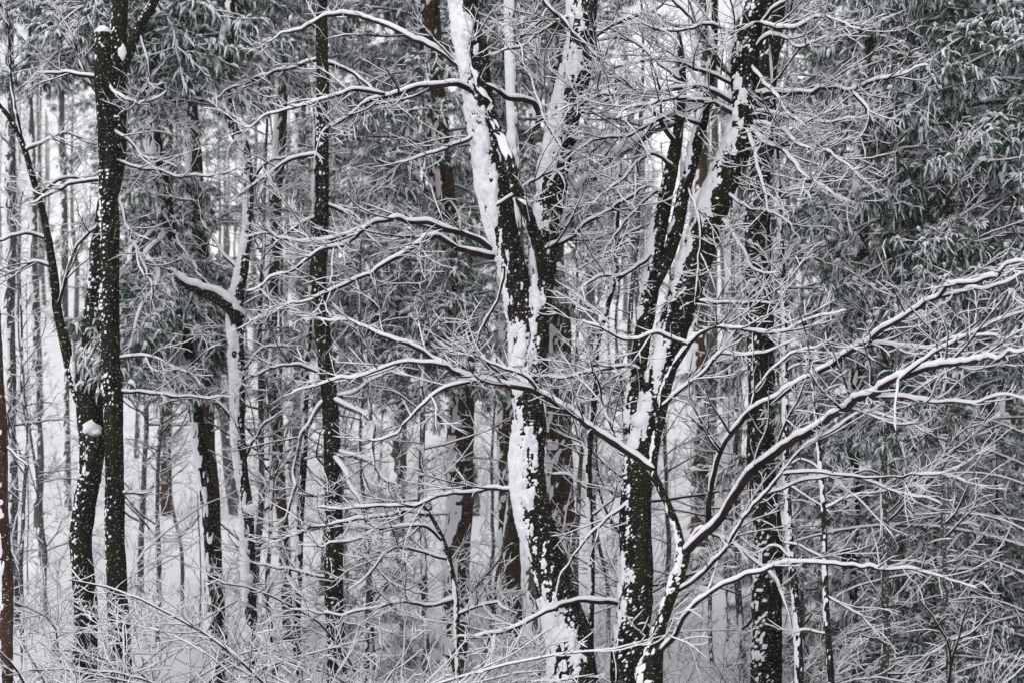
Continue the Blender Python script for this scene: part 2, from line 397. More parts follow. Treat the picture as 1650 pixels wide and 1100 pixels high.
# ------------------------------------------------------------------ the two great forked trees in focus
hardwood('forked_tree', 'big forked tree plastered white with snow on its left side, centre of the wood', 25, [
    [(922, 1100, 78), (908, 1000, 68), (885, 920, 57), (866, 830, 55), (856, 740, 52), (856, 680, 50), (848, 620, 48), (850, 565, 50), (848, 545, 38)],
    [(848, 590, 46), (834, 500, 44), (825, 430, 43), (806, 330, 50), (790, 260, 48), (778, 190, 45), (766, 110, 45), (752, 40, 43), (748, -60, 40), (740, -330, 26)],
    [(856, 600, 44), (867, 520, 38), (876, 450, 37), (884, 380, 40), (893, 300, 46), (906, 220, 49), (922, 140, 47), (932, 60, 46), (938, -60, 42), (952, -330, 26)],
], [
    dict(p=[(876, 445, 22, 24.8), (868, 400, 23, 24.5), (850, 340, 22, 24.3), (828, 285, 21, 24.2), (800, 215, 18, 24.3), (780, 160, 15, 24.3), (765, 100, 11, 24.2), (770, 30, 8, 24)], matl='bark_moss', dens=1.6),
    dict(p=W(12, 4, (800, 408), (770, 385), (730, 373), (690, 362), (640, 355), (600, 362), (560, 386), (512, 405), (470, 430), (400, 470)), drift=-1.0),
    dict(p=W(7, 3, (590, 366), (540, 385), (490, 390), (440, 384), (395, 380)), d=24.6, drift=-.3),
    dict(p=W(12, 4, (800, 414), (755, 405), (715, 388), (690, 386), (650, 405), (600, 438), (560, 460), (510, 482), (440, 505)), drift=-1.4),
    dict(p=W(12, 4, (792, 205), (775, 165), (755, 145), (730, 135), (700, 140), (670, 138), (640, 148), (605, 156), (575, 180), (545, 200), (515, 222), (498, 255)), drift=-1.0),
    dict(p=W(7, 3, (620, 152), (575, 146), (530, 158), (470, 178), (395, 202)), d=24.2, drift=-.5),
    dict(p=W(12, 5, (785, 150), (760, 122), (730, 100), (690, 76), (650, 55), (600, 35), (540, 27), (485, 42), (430, 70)), drift=0.8, dens=2.4),
    dict(p=W(13, 9, (890, 200), (875, 192), (865, 172), (845, 160), (815, 155), (785, 140)), drift=-.3, dens=2),
    dict(p=W(6, 3, (800, 332), (835, 312), (870, 290), (902, 272), (913, 292), (910, 320)), d=24.5, drift=-.2),
    dict(p=W(9, 4, (850, 425), (880, 405), (920, 385), (970, 350), (1010, 322), (1050, 302), (1068, 308)), drift=-.8),
    dict(p=W(8, 3, (880, 380), (905, 368), (930, 340), (945, 300), (960, 240)), drift=.4),
    dict(p=W(16, 6, (892, 410), (930, 312), (1000, 250), (1080, 198), (1150, 160)), d=25.4, drift=.8, sdepth=.05, matl='bark_frost'),
    dict(p=W(7, 3, (838, 788), (780, 790), (720, 796), (680, 815), (620, 816), (560, 820), (510, 818)), drift=-.8),
    dict(p=W(6, 3, (812, 430), (805, 470), (780, 520), (765, 560), (740, 590)), d=24.6),
    dict(p=W(7, 3, (925, 120), (960, 60), (1010, 30), (1060, 10), (1100, -40)), drift=.6),
    dict(p=W(8, 3, (915, 190), (960, 170), (1010, 150), (1040, 170), (1075, 160)), drift=-.6),
    dict(p=W(7, 3, (775, 200), (750, 230), (700, 250), (640, 262)), drift=-.6),
    dict(p=W(6, 3, (938, 20), (880, 45), (840, 80), (790, 90)), drift=-.5),
    dict(p=W(7, 3, (905, 240), (880, 200), (850, 110), (830, 40)), d=24.3),
], bark='bark_black', plaster=(0.58, 0.34, 0.6), fleck=0.45, depth=0.045, seed=3, relief=0.13, S=64, step=0.021, pads=((860, 530, 24, 26, 24.9),))

hardwood('forked_tree', 'big dark trunk splitting into three leaning stems, right of the white forked tree', 25, [
    [(1022, 1100, 60), (1022, 1000, 56), (1020, 900, 54), (1024, 800, 52), (1030, 740, 52), (1038, 690, 48), (1046, 660, 44)],
    [(1032, 725, 46), (1056, 620, 46), (1078, 540, 48), (1098, 480, 52), (1125, 400, 52), (1150, 330, 50), (1175, 260, 50), (1194, 200, 48), (1200, 120, 46), (1212, 40, 44), (1226, -60, 40), (1250, -330, 26)],
    [(1024, 735, 30), (1020, 660, 28), (1032, 570, 27), (1048, 490, 27), (1058, 410, 25), (1072, 330, 24), (1086, 260, 22), (1096, 200, 17), (1100, 120, 12), (1090, 40, 8)],
    [(1052, 470, 18), (1080, 400, 21), (1100, 310, 21), (1124, 225, 19), (1140, 150, 15), (1150, 60, 11), (1150, -40, 8)],
], [
    dict(p=W(10, 5, (1092, 240), (1060, 190), (1000, 130), (940, 70), (875, 0), (830, -50)), drift=-.6, dens=3),
    dict(p=W(8, 4, (1196, 140), (1160, 100), (1130, 55), (1100, 20), (1070, -20)), drift=-.4, dens=3),
    dict(p=W(11, 4, (1190, 152), (1230, 148), (1300, 153), (1330, 142), (1370, 148), (1400, 135), (1440, 120), (1500, 112)), drift=-1),
    dict(p=W(7, 3, (1372, 148), (1392, 175), (1395, 210), (1380, 235)), d=24.0),
    dict(p=W(11, 4, (1195, 190), (1230, 225), (1270, 250), (1310, 292), (1370, 325)), drift=-1.4, dens=7, tw=1.1),
    dict(p=W(9, 3, (1192, 185), (1215, 240), (1232, 300), (1240, 340)), drift=-1.2, dens=6),
    dict(p=W(8, 3, (1196, 175), (1260, 185), (1320, 200), (1380, 190)), drift=-1.0, dens=6),
    dict(p=W(9, 3, (1192, 172), (1130, 142), (1060, 150), (1000, 152), (935, 165), (880, 190)), drift=-1.0, dens=7),
    dict(p=W(9, 3, (1190, 185), (1140, 165), (1090, 160), (1030, 170), (990, 190)), drift=-1.6, dens=7),
    dict(p=W(7, 3, (1110, 300), (1130, 360), (1128, 430), (1136, 480), (1122, 525)), d=24.4),
    dict(p=W(6, 3, (1125, 485), (1180, 487), (1245, 490)), d=24.4),
    dict(p=W(10, 5, (1000, 972), (960, 967), (920, 969), (890, 980), (850, 1000), (800, 1016), (735, 1032)), drift=-.8, dens=2.4),
    dict(p=W(7, 3, (1046, 842), (1030, 803), (990, 828), (945, 868), (912, 920), (885, 970)), drift=-.4, dens=2.6),
    dict(p=W(8, 3, (1200, 100), (1240, 60), (1290, 80), (1340, 60)), drift=-.8),
    dict(p=W(8, 3, (1205, 60), (1250, 10), (1300, -20)), drift=-.6),
    dict(p=W(8, 3, (1100, 130), (1050, 90), (1000, 60), (950, 70)), drift=.6, dens=6),
    dict(p=W(7, 3, (1140, 150), (1100, 100), (1070, 40)), drift=.6, dens=6),
    dict(p=W(7, 3, (1080, 300), (1040, 320), (1000, 370), (970, 420)), drift=-.5),
    dict(p=W(7, 3, (1060, 400), (1010, 440), (960, 450), (920, 480)), drift=-.8),
    dict(p=W(6, 3, (1160, 300), (1200, 330), (1240, 345), (1290, 380)), drift=-.8),
    dict(p=W(8, 3, (1200, 90), (1230, 130), (1260, 170), (1300, 210)), drift=-1),
    dict(p=W(8, 3, (1198, 150), (1150, 120), (1080, 100), (1010, 105), (950, 130)), drift=-.4, dens=8),
    dict(p=W(8, 3, (1130, 200), (1080, 190), (1020, 215), (960, 230), (910, 260)), drift=-.8, dens=8),
    dict(p=W(7, 3, (1205, 70), (1150, 40), (1090, 50), (1030, 30)), drift=-.9, dens=8),
    dict(p=W(8, 3, (1196, 195), (1250, 205), (1290, 235), (1340, 250), (1390, 290)), drift=-1.8, dens=8),
    dict(p=W(8, 3, (1210, 30), (1260, 50), (1320, 30), (1390, 50)), drift=-1.4, dens=7),
    dict(p=W(7, 3, (1086, 270), (1050, 250), (1000, 290), (950, 330)), drift=-.9, dens=7),
    dict(p=W(7, 3, (1150, 335), (1190, 390), (1215, 430), (1250, 440)), drift=-.9, dens=6),
    dict(p=W(7, 3, (1040, 600), (1000, 590), (950, 600), (900, 615), (850, 600)), drift=-.9, dens=6),
], bark='bark_moss', plaster=(1.1, 0.88, 1.1, 1.05), fleck=0.3, depth=0.035, seed=4, relief=0.13, S=56, step=0.023, pads=((1033, 676, 34, 26, 24.85),))

# ------------------------------------------------------------------ the small spreading tree in front of it
hardwood('spreading_tree', 'small tree with long snow-topped limbs sweeping far right, before the dark trunk', 22, [
    [(1046, 1100, 44), (1052, 1060, 32), (1060, 1020, 22), (1074, 975, 20), (1092, 925, 22), (1100, 895, 24), (1101, 880, 16)],
    [(1101, 905, 14), (1094, 860, 13), (1080, 820, 12), (1062, 782, 13), (1052, 755, 14), (1060, 690, 13), (1066, 640, 12), (1082, 598, 11), (1106, 560, 9), (1124, 532, 6)],
], [
    dict(p=[(1104, 888, 18, 22), (1150, 845, 16, 21.8), (1195, 780, 15, 21.5), (1240, 735, 15, 21), (1300, 695, 14, 20.5), (1360, 655, 13, 20), (1400, 638, 13, 19.4), (1450, 610, 12, 19), (1510, 592, 11, 18.6), (1580, 580, 9, 18), (1660, 563, 8, 17)], dens=3.4),
    dict(p=[(1140, 850, 11, 21.9), (1145, 785, 9, 21.9), (1165, 720, 10, 21.7), (1205, 668, 11, 21.5), (1260, 635, 11, 21), (1330, 590, 10, 20.6), (1400, 550, 9, 20), (1450, 515, 8, 19.5), (1510, 480, 7, 19), (1600, 440, 6, 18), (1690, 405, 5, 17)], dens=3.4),
    dict(p=[(1053, 756, 13, 22), (1010, 725, 13, 22), (960, 695, 12, 21.9), (910, 660, 11, 21.8), (870, 637, 11, 21.7), (810, 622, 10, 21.5), (760, 608, 9, 21.4), (700, 578, 8, 21.2), (640, 548, 6, 21), (560, 520, 5, 21), (485, 507, 3, 21)], dens=4.2),
    dict(p=W(6, 3, (720, 590), (690, 586), (640, 590), (580, 606), (525, 614), (470, 640)), d=21.2, drift=-.3),
    dict(p=W(6, 3, (770, 612), (740, 620), (700, 636), (655, 680), (625, 704), (560, 712)), d=21.3, drift=-.4),
    dict(p=W(7, 3, (1066, 655), (1120, 610), (1165, 575), (1220, 568), (1290, 545)), drift=-.6),
    dict(p=W(7, 3, (1108, 556), (1140, 530), (1180, 528), (1250, 535), (1300, 518), (1360, 500)), drift=-.8, dens=6),
    dict(p=W(7, 3, (1108, 556), (1060, 535), (1020, 545), (980, 535), (930, 515)), drift=-.5, dens=5),
    dict(p=W(8, 4, (1101, 885), (1130, 853), (1150, 858), (1180, 872), (1215, 905), (1245, 940), (1265, 975), (1285, 1020)), drift=-.4, dens=2.6),
    dict(p=W(8, 3, (1094, 950), (1130, 925), (1155, 900), (1182, 860), (1215, 815), (1240, 790), (1270, 755), (1320, 702), (1400, 668), (1480, 680)), drift=-1.6, dens=3),
    dict(p=W(6, 3, (1228, 800), (1270, 785), (1340, 770), (1420, 782), (1515, 812)), d=21.3, drift=-.6),
    dict(p=W(6, 3, (1262, 764), (1320, 760), (1400, 766), (1490, 762), (1560, 775)), d=21, drift=-.6),
    dict(p=W(10, 4, (1056, 1055), (1080, 1032), (1094, 1015), (1110, 985), (1150, 950), (1200, 928), (1250, 912), (1300, 905), (1400, 915), (1450, 913), (1500, 925), (1570, 948)), drift=-1.4, dens=2.6),
    dict(p=W(8, 3, (1400, 640), (1470, 640), (1560, 643), (1650, 640)), d=19.4, drift=-.9),
    dict(p=W(7, 3, (1375, 562), (1430, 553), (1490, 560), (1560, 540), (1650, 545)), d=20.2, drift=-.9),
    dict(p=W(7, 3, (1512, 480), (1580, 468), (1670, 438)), d=19, drift=-.9),
    dict(p=W(7, 3, (1450, 612), (1520, 560), (1600, 520), (1670, 500)), d=18.8, drift=-.7),
    dict(p=W(6, 3, (1205, 670), (1225, 620), (1260, 580), (1330, 555)), d=21.5, drift=-.3),
    dict(p=W(6, 3, (1000, 720), (985, 690), (970, 640), (960, 600), (940, 560)), d=22, drift=-.3),
    dict(p=W(6, 3, (870, 638), (850, 610), (790, 590), (720, 560)), d=21.7, drift=-.5),
], bark='bark_moss', plaster=0.75, fleck=0.3, depth=0.02, seed=6, S=24, step=0.025, relief=0.05, lk=dict(dens=3.4, sub=6.0, sub2=3.5))

# ------------------------------------------------------------------ left pair of mossy trunks
hardwood('mossy_tree', 'dark mossy trunk with a snow-capped broken stub and a thin arm forking off left', 29, [
    [(138, 1100, 40), (136, 1000, 38), (135, 900, 36), (137, 800, 36), (141, 720, 38), (140, 640, 44), (145, 580, 40), (152, 500, 36), (164, 400, 30), (178, 300, 30), (188, 200, 31), (192, 100, 29), (196, 0, 26), (206, -150, 18), (215, -330, 12)],
    [(186, 150, 16), (205, 92, 18), (225, 45, 16), (250, 0, 14), (280, -70, 11), (320, -200, 7)],
    [(130, 655, 20), (114, 605, 18), (103, 550, 16), (93, 500, 15), (86, 440, 14), (76, 380, 12), (65, 330, 11), (50, 280, 10), (35, 230, 9), (15, 190, 8), (-5, 165, 7), (-60, 90, 5)],
    [(146, 775, 28, 28.9), (150, 735, 30, 28.8), (153, 698, 31, 28.7)],
], [
    W(7, 3, (92, 495), (105, 452), (118, 405), (150, 370), (190, 350)), W(6, 3, (76, 385), (40, 375), (0, 390), (-40, 400)),
    W(6, 3, (60, 315), (90, 295), (120, 290), (170, 300)), W(6, 3, (40, 245), (75, 230), (100, 215), (140, 225)),
    W(6, 3, (85, 430), (55, 420), (20, 440), (-30, 430)), W(6, 3, (35, 232), (20, 150), (10, 60), (0, 0)),
    W(8, 3, (190, 180), (150, 140), (120, 80), (100, 20)), W(6, 3, (225, 50), (240, 110), (235, 140), (210, 165)),
], bark='bark_moss', plaster=1.7, fleck=0.3, depth=0.03, seed=8, S=52, step=0.026, pads=((148, 690, 27, 24, 28.75), (156, 697, 16, 12, 28.7), (118, 590, 10, 40, 28.9), (197, 85, 12, 24, 28.8)))
hardwood('mossy_tree', 'straight dark mossy trunk broken off at the top, beside the trunk with the snow-capped stub', 28, [
    [(196, 1100, 35), (190, 950, 33), (185, 800, 31), (182, 650, 31), (178, 560, 31), (176, 450, 31), (172, 300, 30), (168, 150, 28), (167, 90, 27), (166, 52, 26)],
], [
    W(8, 4, (166, 126), (130, 122), (95, 121), (62, 118)), W(7, 3, (168, 126), (186, 150), (215, 168), (246, 165), (275, 150)),
    W(7, 3, (166, 290), (120, 295), (80, 315), (40, 330)), W(8, 3, (180, 298), (205, 360), (225, 410), (245, 462), (240, 520)),
    W(6, 2, (188, 630), (260, 636), (330, 641), (376, 636)), W(5, 2, (190, 795), (220, 795), (248, 793)),
    W(5, 2, (184, 580), (230, 575), (280, 590), (330, 620)), W(6, 2, (174, 250), (200, 262), (260, 280), (330, 285), (400, 270)),
    W(6, 3, (170, 210), (190, 215), (230, 250), (290, 265)),
], bark='bark_moss', plaster=1.7, fleck=0.35, depth=0.03, seed=9, S=52, step=0.026, cap=True, pads=((166, 50, 26, 14),))

# ------------------------------------------------------------------ other trunks one can pick out
hardwood('crooked_tree', 'crooked gnarled tree with heavy snow on its kinked trunk and one stubby limb pointing left', 31, [
    [(406, 1100, 20), (402, 950, 20), (400, 830, 19), (392, 760, 18), (386, 690, 20), (387, 640, 21), (384, 560, 23), (383, 500, 23), (391, 440, 18), (400, 370, 13), (402, 290, 15), (394, 238, 18), (371, 200, 18), (365, 150, 16), (370, 60, 13), (376, -80, 9)],
], [dict(p=[(386, 515, 26), (368, 492, 25), (346, 477, 23), (320, 470, 20), (295, 458, 15), (270, 438, 9)], d=30.9, drift=-.3, sdepth=0.045, dens=1.2, matl='bark_black', gap=0.02), W(8, 3, (384, 500), (340, 470), (300, 410), (285, 370)), W(7, 3, (390, 440), (350, 400), (325, 330), (330, 300)), W(6, 3, (400, 300), (430, 260), (470, 250)),
    W(6, 3, (386, 690), (350, 650), (310, 640), (250, 650)), W(6, 3, (390, 750), (420, 690), (460, 660)), W(6, 3, (368, 180), (330, 160), (290, 150)), W(6, 3, (386, 600), (430, 560), (470, 560))],
    bark='bark_black', plaster=0.55, fleck=0.6, depth=0.05, seed=11, S=36, step=0.03, pads=((376, 488, 24, 12, 30.9), (405, 818, 24, 13, 30.85), (388, 222, 22, 12, 30.85)))
hardwood('slender_tree', 'straight slender dark trunk with a broken branch hanging like a gable', 30, [
    [(541, 1100, 31), (540, 1000, 30), (536, 900, 30), (534, 780, 28), (530, 650, 27), (522, 550, 25), (515, 450, 24), (518, 380, 24), (520, 250, 21), (519, 100, 20), (519, -50, 18), (516, -330, 12)],
], [dict(p=W(10, 5, (530, 640), (508, 662), (486, 705), (475, 760), (462, 822), (440, 850)), matl='bark_frost', drift=-.5, dens=2),
    dict(p=W(11, 7, (530, 640), (560, 655), (598, 677), (601, 720), (606, 762)), matl='bark_frost', drift=-.5, dens=1.6),
    dict(p=W(7, 4, (597, 676), (595, 640), (594, 600)), d=29.6, matl='bark_frost', drift=0, dens=2),
    dict(p=W(10, 6, (530, 725), (552, 752), (565, 790), (577, 805)), matl='bark_frost', drift=-.4, dens=2),
    dict(p=W(9, 5, (532, 645), (575, 630), (600, 615), (640, 590)), matl='bark_frost', dens=2),
    dict(p=W(9, 6, (540, 725), (590, 745), (620, 770), (642, 785)), matl='bark_frost', dens=2),
    dict(p=W(6, 4, (534, 796), (500, 797), (478, 796)), dens=1),
    W(7, 3, (520, 95), (470, 110), (400, 135), (340, 160)), W(8, 3, (520, 100), (560, 115), (600, 150), (640, 190)), W(7, 3, (518, 250), (470, 260), (420, 290), (370, 330)),
    W(7, 3, (518, 350), (470, 370), (420, 420)), W(7, 3, (520, 330), (550, 340), (575, 350), (610, 400)), W(6, 3, (530, 610), (480, 590), (420, 600), (380, 620)),
    W(6, 3, (538, 930), (500, 925), (440, 915), (400, 905)), W(6, 3, (536, 850), (580, 890), (640, 940), (700, 960))],
    bark='bark_moss', plaster=1.7, fleck=0.35, depth=0.028, seed=12, S=46, step=0.03)
hardwood('thin_tree', 'thin black leaning stem close left of the straight slender trunk', 34, [
    [(481, 1100, 14), (478, 1000, 14), (482, 900, 13), (487, 800, 12), (490, 700, 11), (493, 620, 10), (500, 500, 8), (505, 350, 6), (508, 200, 4)]],
    bark='bark_black', plaster=0.9, fleck=0.6, seed=13, S=16, step=0.06, auto=dict(dens=1.6, lmin=0.6, lmax=1.8, lk=dict(dens=3, sub=5, sub2=3)))
hardwood('slender_tree', 'slender trunk white with driven snow, half hidden behind the central forked tree', 32, [
    [(862, 1100, 22), (852, 800, 21), (842, 500, 19), (832, 300, 17), (826, 140, 16), (824, 60, 16), (820, -60, 14), (815, -330, 9)]],
    [W(9, 5, (826, 80), (845, 55), (870, 35), (890, 0))], bark='bark_grey', plaster=0.1, fleck=0.6, depth=0.04, seed=14, S=20, step=0.05)
hardwood('slender_tree', 'tall dark trunk bristling with snowy twigs, just right of the three-stemmed tree', 29, [
    [(1236, 1100, 50), (1233, 900, 47), (1231, 700, 45), (1229, 500, 43), (1226, 380, 42), (1228, 250, 38), (1238, 120, 36), (1246, 0, 33), (1250, -120, 28), (1255, -330, 18)]],
    [W(8, 4, (1240, 110), (1262, 60), (1270, 20), (1280, -40)), W(7, 3, (1232, 250), (1265, 230), (1300, 200), (1350, 180))],
    bark='bark_black', plaster=1.5, fleck=0.3, depth=0.035, seed=15, S=36, step=0.035, auto=dict(dens=2.4, lmin=0.25, lmax=0.9, t0=0.25, cap=0.012, lk=dict(dens=4, sub=6, sub2=3, tw=0.6)))
hardwood('thin_tree', 'thin black pole of a tree standing close right of the tall twig-bristled trunk', 25, [
    [(1289, 1100, 14), (1285, 1000, 13), (1275, 900, 12), (1268, 780, 11), (1265, 650, 10), (1265, 500, 9), (1258, 350, 8), (1250, 200, 6), (1240, 60, 4)]],
    [W(4, 2, (1266, 600), (1300, 590), (1350, 600)), W(4, 2, (1262, 450), (1240, 420), (1210, 400)), W(4, 2, (1268, 780), (1300, 800), (1340, 830)), W(4, 2, (1256, 320), (1290, 300), (1330, 310)), W(4, 2, (1275, 900), (1250, 880), (1220, 885))],
    bark='bark_black', plaster=0.85, fleck=0.6, seed=16, S=16, step=0.04, depth=0.015)
hardwood('thin_tree', 'thin black sapling rising at the lower right with short level side branches', 24, [
    [(1339, 1100, 12), (1333, 1000, 10), (1330, 900, 9), (1325, 800, 8), (1317, 690, 6), (1308, 600, 4)]],
    [W(4, 2, (1326, 820), (1370, 800), (1420, 790), (1460, 770)), W(4, 2, (1330, 900), (1290, 880), (1260, 870)), W(4, 2, (1334, 960), (1380, 990), (1410, 1020)), W(4, 2, (1322, 760), (1290, 740), (1270, 745)), W(4, 2, (1335, 1020), (1300, 1010), (1270, 1015))],
    bark='bark_black', plaster=0.85, fleck=0.6, seed=17, S=14, step=0.04, depth=0.015)
hardwood('thin_tree', 'zigzag dark sapling standing between the two big forked trees', 26.5, [
    [(951, 1100, 11), (952, 1000, 11), (952, 900, 11), (950, 740, 10), (957, 640, 10), (962, 560, 9), (975, 510, 8), (990, 450, 8), (993, 390, 7), (996, 330, 6), (1000, 240, 4), (998, 160, 3)]],
    [W(6, 3, (992, 392), (1015, 372), (1052, 360)), W(6, 3, (980, 465), (1010, 440), (1048, 425)), W(6, 3, (957, 640), (985, 610), (1010, 600)), W(5, 2, (950, 740), (930, 680), (925, 620), (930, 560)), W(5, 2, (951, 790), (920, 770), (890, 765)),
     W(5, 2, (952, 830), (990, 800), (1000, 760)), W(5, 2, (996, 330), (960, 290), (940, 250))],
    bark='bark_black', plaster=0.8, fleck=0.6, seed=18, S=16, step=0.04, depth=0.015)
hardwood('thin_tree', 'thin dark stem bowed over to the left above a mesh of snowy twigs, lower middle', 26, [
    [(739, 1100, 9), (737, 1030, 9), (735, 965, 9), (725, 905, 8), (711, 862, 7), (692, 827, 6), (680, 812, 4)]],
    [dict(p=W(6, 3, (692, 828), (640, 826), (560, 840), (500, 851), (430, 875)), drift=-.6), dict(p=W(6, 3, (713, 870), (680, 846), (620, 848), (560, 872), (480, 880)), drift=-.6),
     dict(p=W(7, 3, (735, 965), (690, 975), (650, 970), (590, 985), (530, 990), (470, 980)), drift=-.5), dict(p=W(6, 3, (738, 990), (790, 975), (840, 985)), drift=-.5), dict(p=W(6, 3, (722, 900), (640, 880), (600, 920), (560, 950)), drift=-.5)],
    bark='bark_black', plaster=0.9, fleck=0.5, seed=19, S=12, step=0.04, depth=0.012, lk=dict(dens=5))
hardwood('grey_tree', 'pale trunk whitened by driven snow behind the leaning right stem', 46, [
    [(1176, 800, 34), (1178, 650, 32), (1181, 500, 30), (1185, 300, 28), (1190, 0, 24), (1195, -200, 18)]], bark='bark_grey', plaster=0.25, fleck=0.6, depth=0.04, seed=20, S=22, step=0.07)
hardwood('tall_tree', 'narrow dark brown trunk far back, seen right of the three-stemmed tree above a snowy clearing', 52, [
    [(1127, 800, 29), (1126, 650, 28), (1127, 500, 27), (1130, 250, 24), (1132, 0, 20), (1134, -200, 15)]], bark='bark_red', plaster=0.9, fleck=0.5, depth=0.03, seed=21, S=22, step=0.08,
    auto=dict(dens=1.2, lmin=0.5, lmax=1.6, t0=0.08, lk=dict(dens=3, sub=4, sub2=1)))
hardwood('tall_tree', 'brown trunk cut by the left edge of the picture', 23, [
    [(6, 1100, 24), (5, 900, 23), (2, 700, 21), (-4, 600, 19), (-12, 300, 17), (-20, 0, 14), (-26, -300, 9)]], [W(5, 2, (8, 720), (25, 735), (42, 752))], bark='bark_red', plaster=0.8, fleck=0.55, depth=0.03, seed=22, S=28, step=0.05)
hardwood('tall_tree', 'tall grey-black trunk just inside the left edge with a paler wood behind', 40, [
    [(22, 1000, 21), (19, 800, 20), (16, 600, 19), (14, 300, 18), (13, 0, 16), (12, -250, 12)]], bark='bark_frost', plaster=0.6, fleck=0.8, depth=0.03, seed=23, S=20, step=0.08,
    auto=dict(dens=1.2, lmin=0.5, lmax=1.8, t0=0.25, lk=dict(dens=3, sub=4, sub2=1)))
hardwood('thin_tree', 'thin mottled grey trunk between the left edge and the mossy pair', 48, [
    [(64, 850, 16), (62, 700, 15), (58, 560, 14), (54, 430, 13), (50, 250, 11), (46, 50, 9), (44, -150, 6)]], bark='bark_grey', plaster=0.5, fleck=0.9, depth=0.03, seed=24, S=16, step=0.09,
    auto=dict(dens=1.2, lmin=0.4, lmax=1.5, t0=0.3, lk=dict(dens=3, sub=4, sub2=1)))
hardwood('thin_tree', 'slim pale trunk behind the snow-capped stub tree, against the brightest gap of sky', 58, [
    [(108, 760, 13), (106, 600, 12), (103, 380, 12), (98, 150, 10), (94, -100, 8)]], bark='bark_grey', plaster=0.7, fleck=0.7, depth=0.03, seed=25, S=14, step=0.1,
    auto=dict(dens=1.0, lmin=0.4, lmax=1.5, t0=0.3, lk=dict(dens=3, sub=4, sub2=1)))

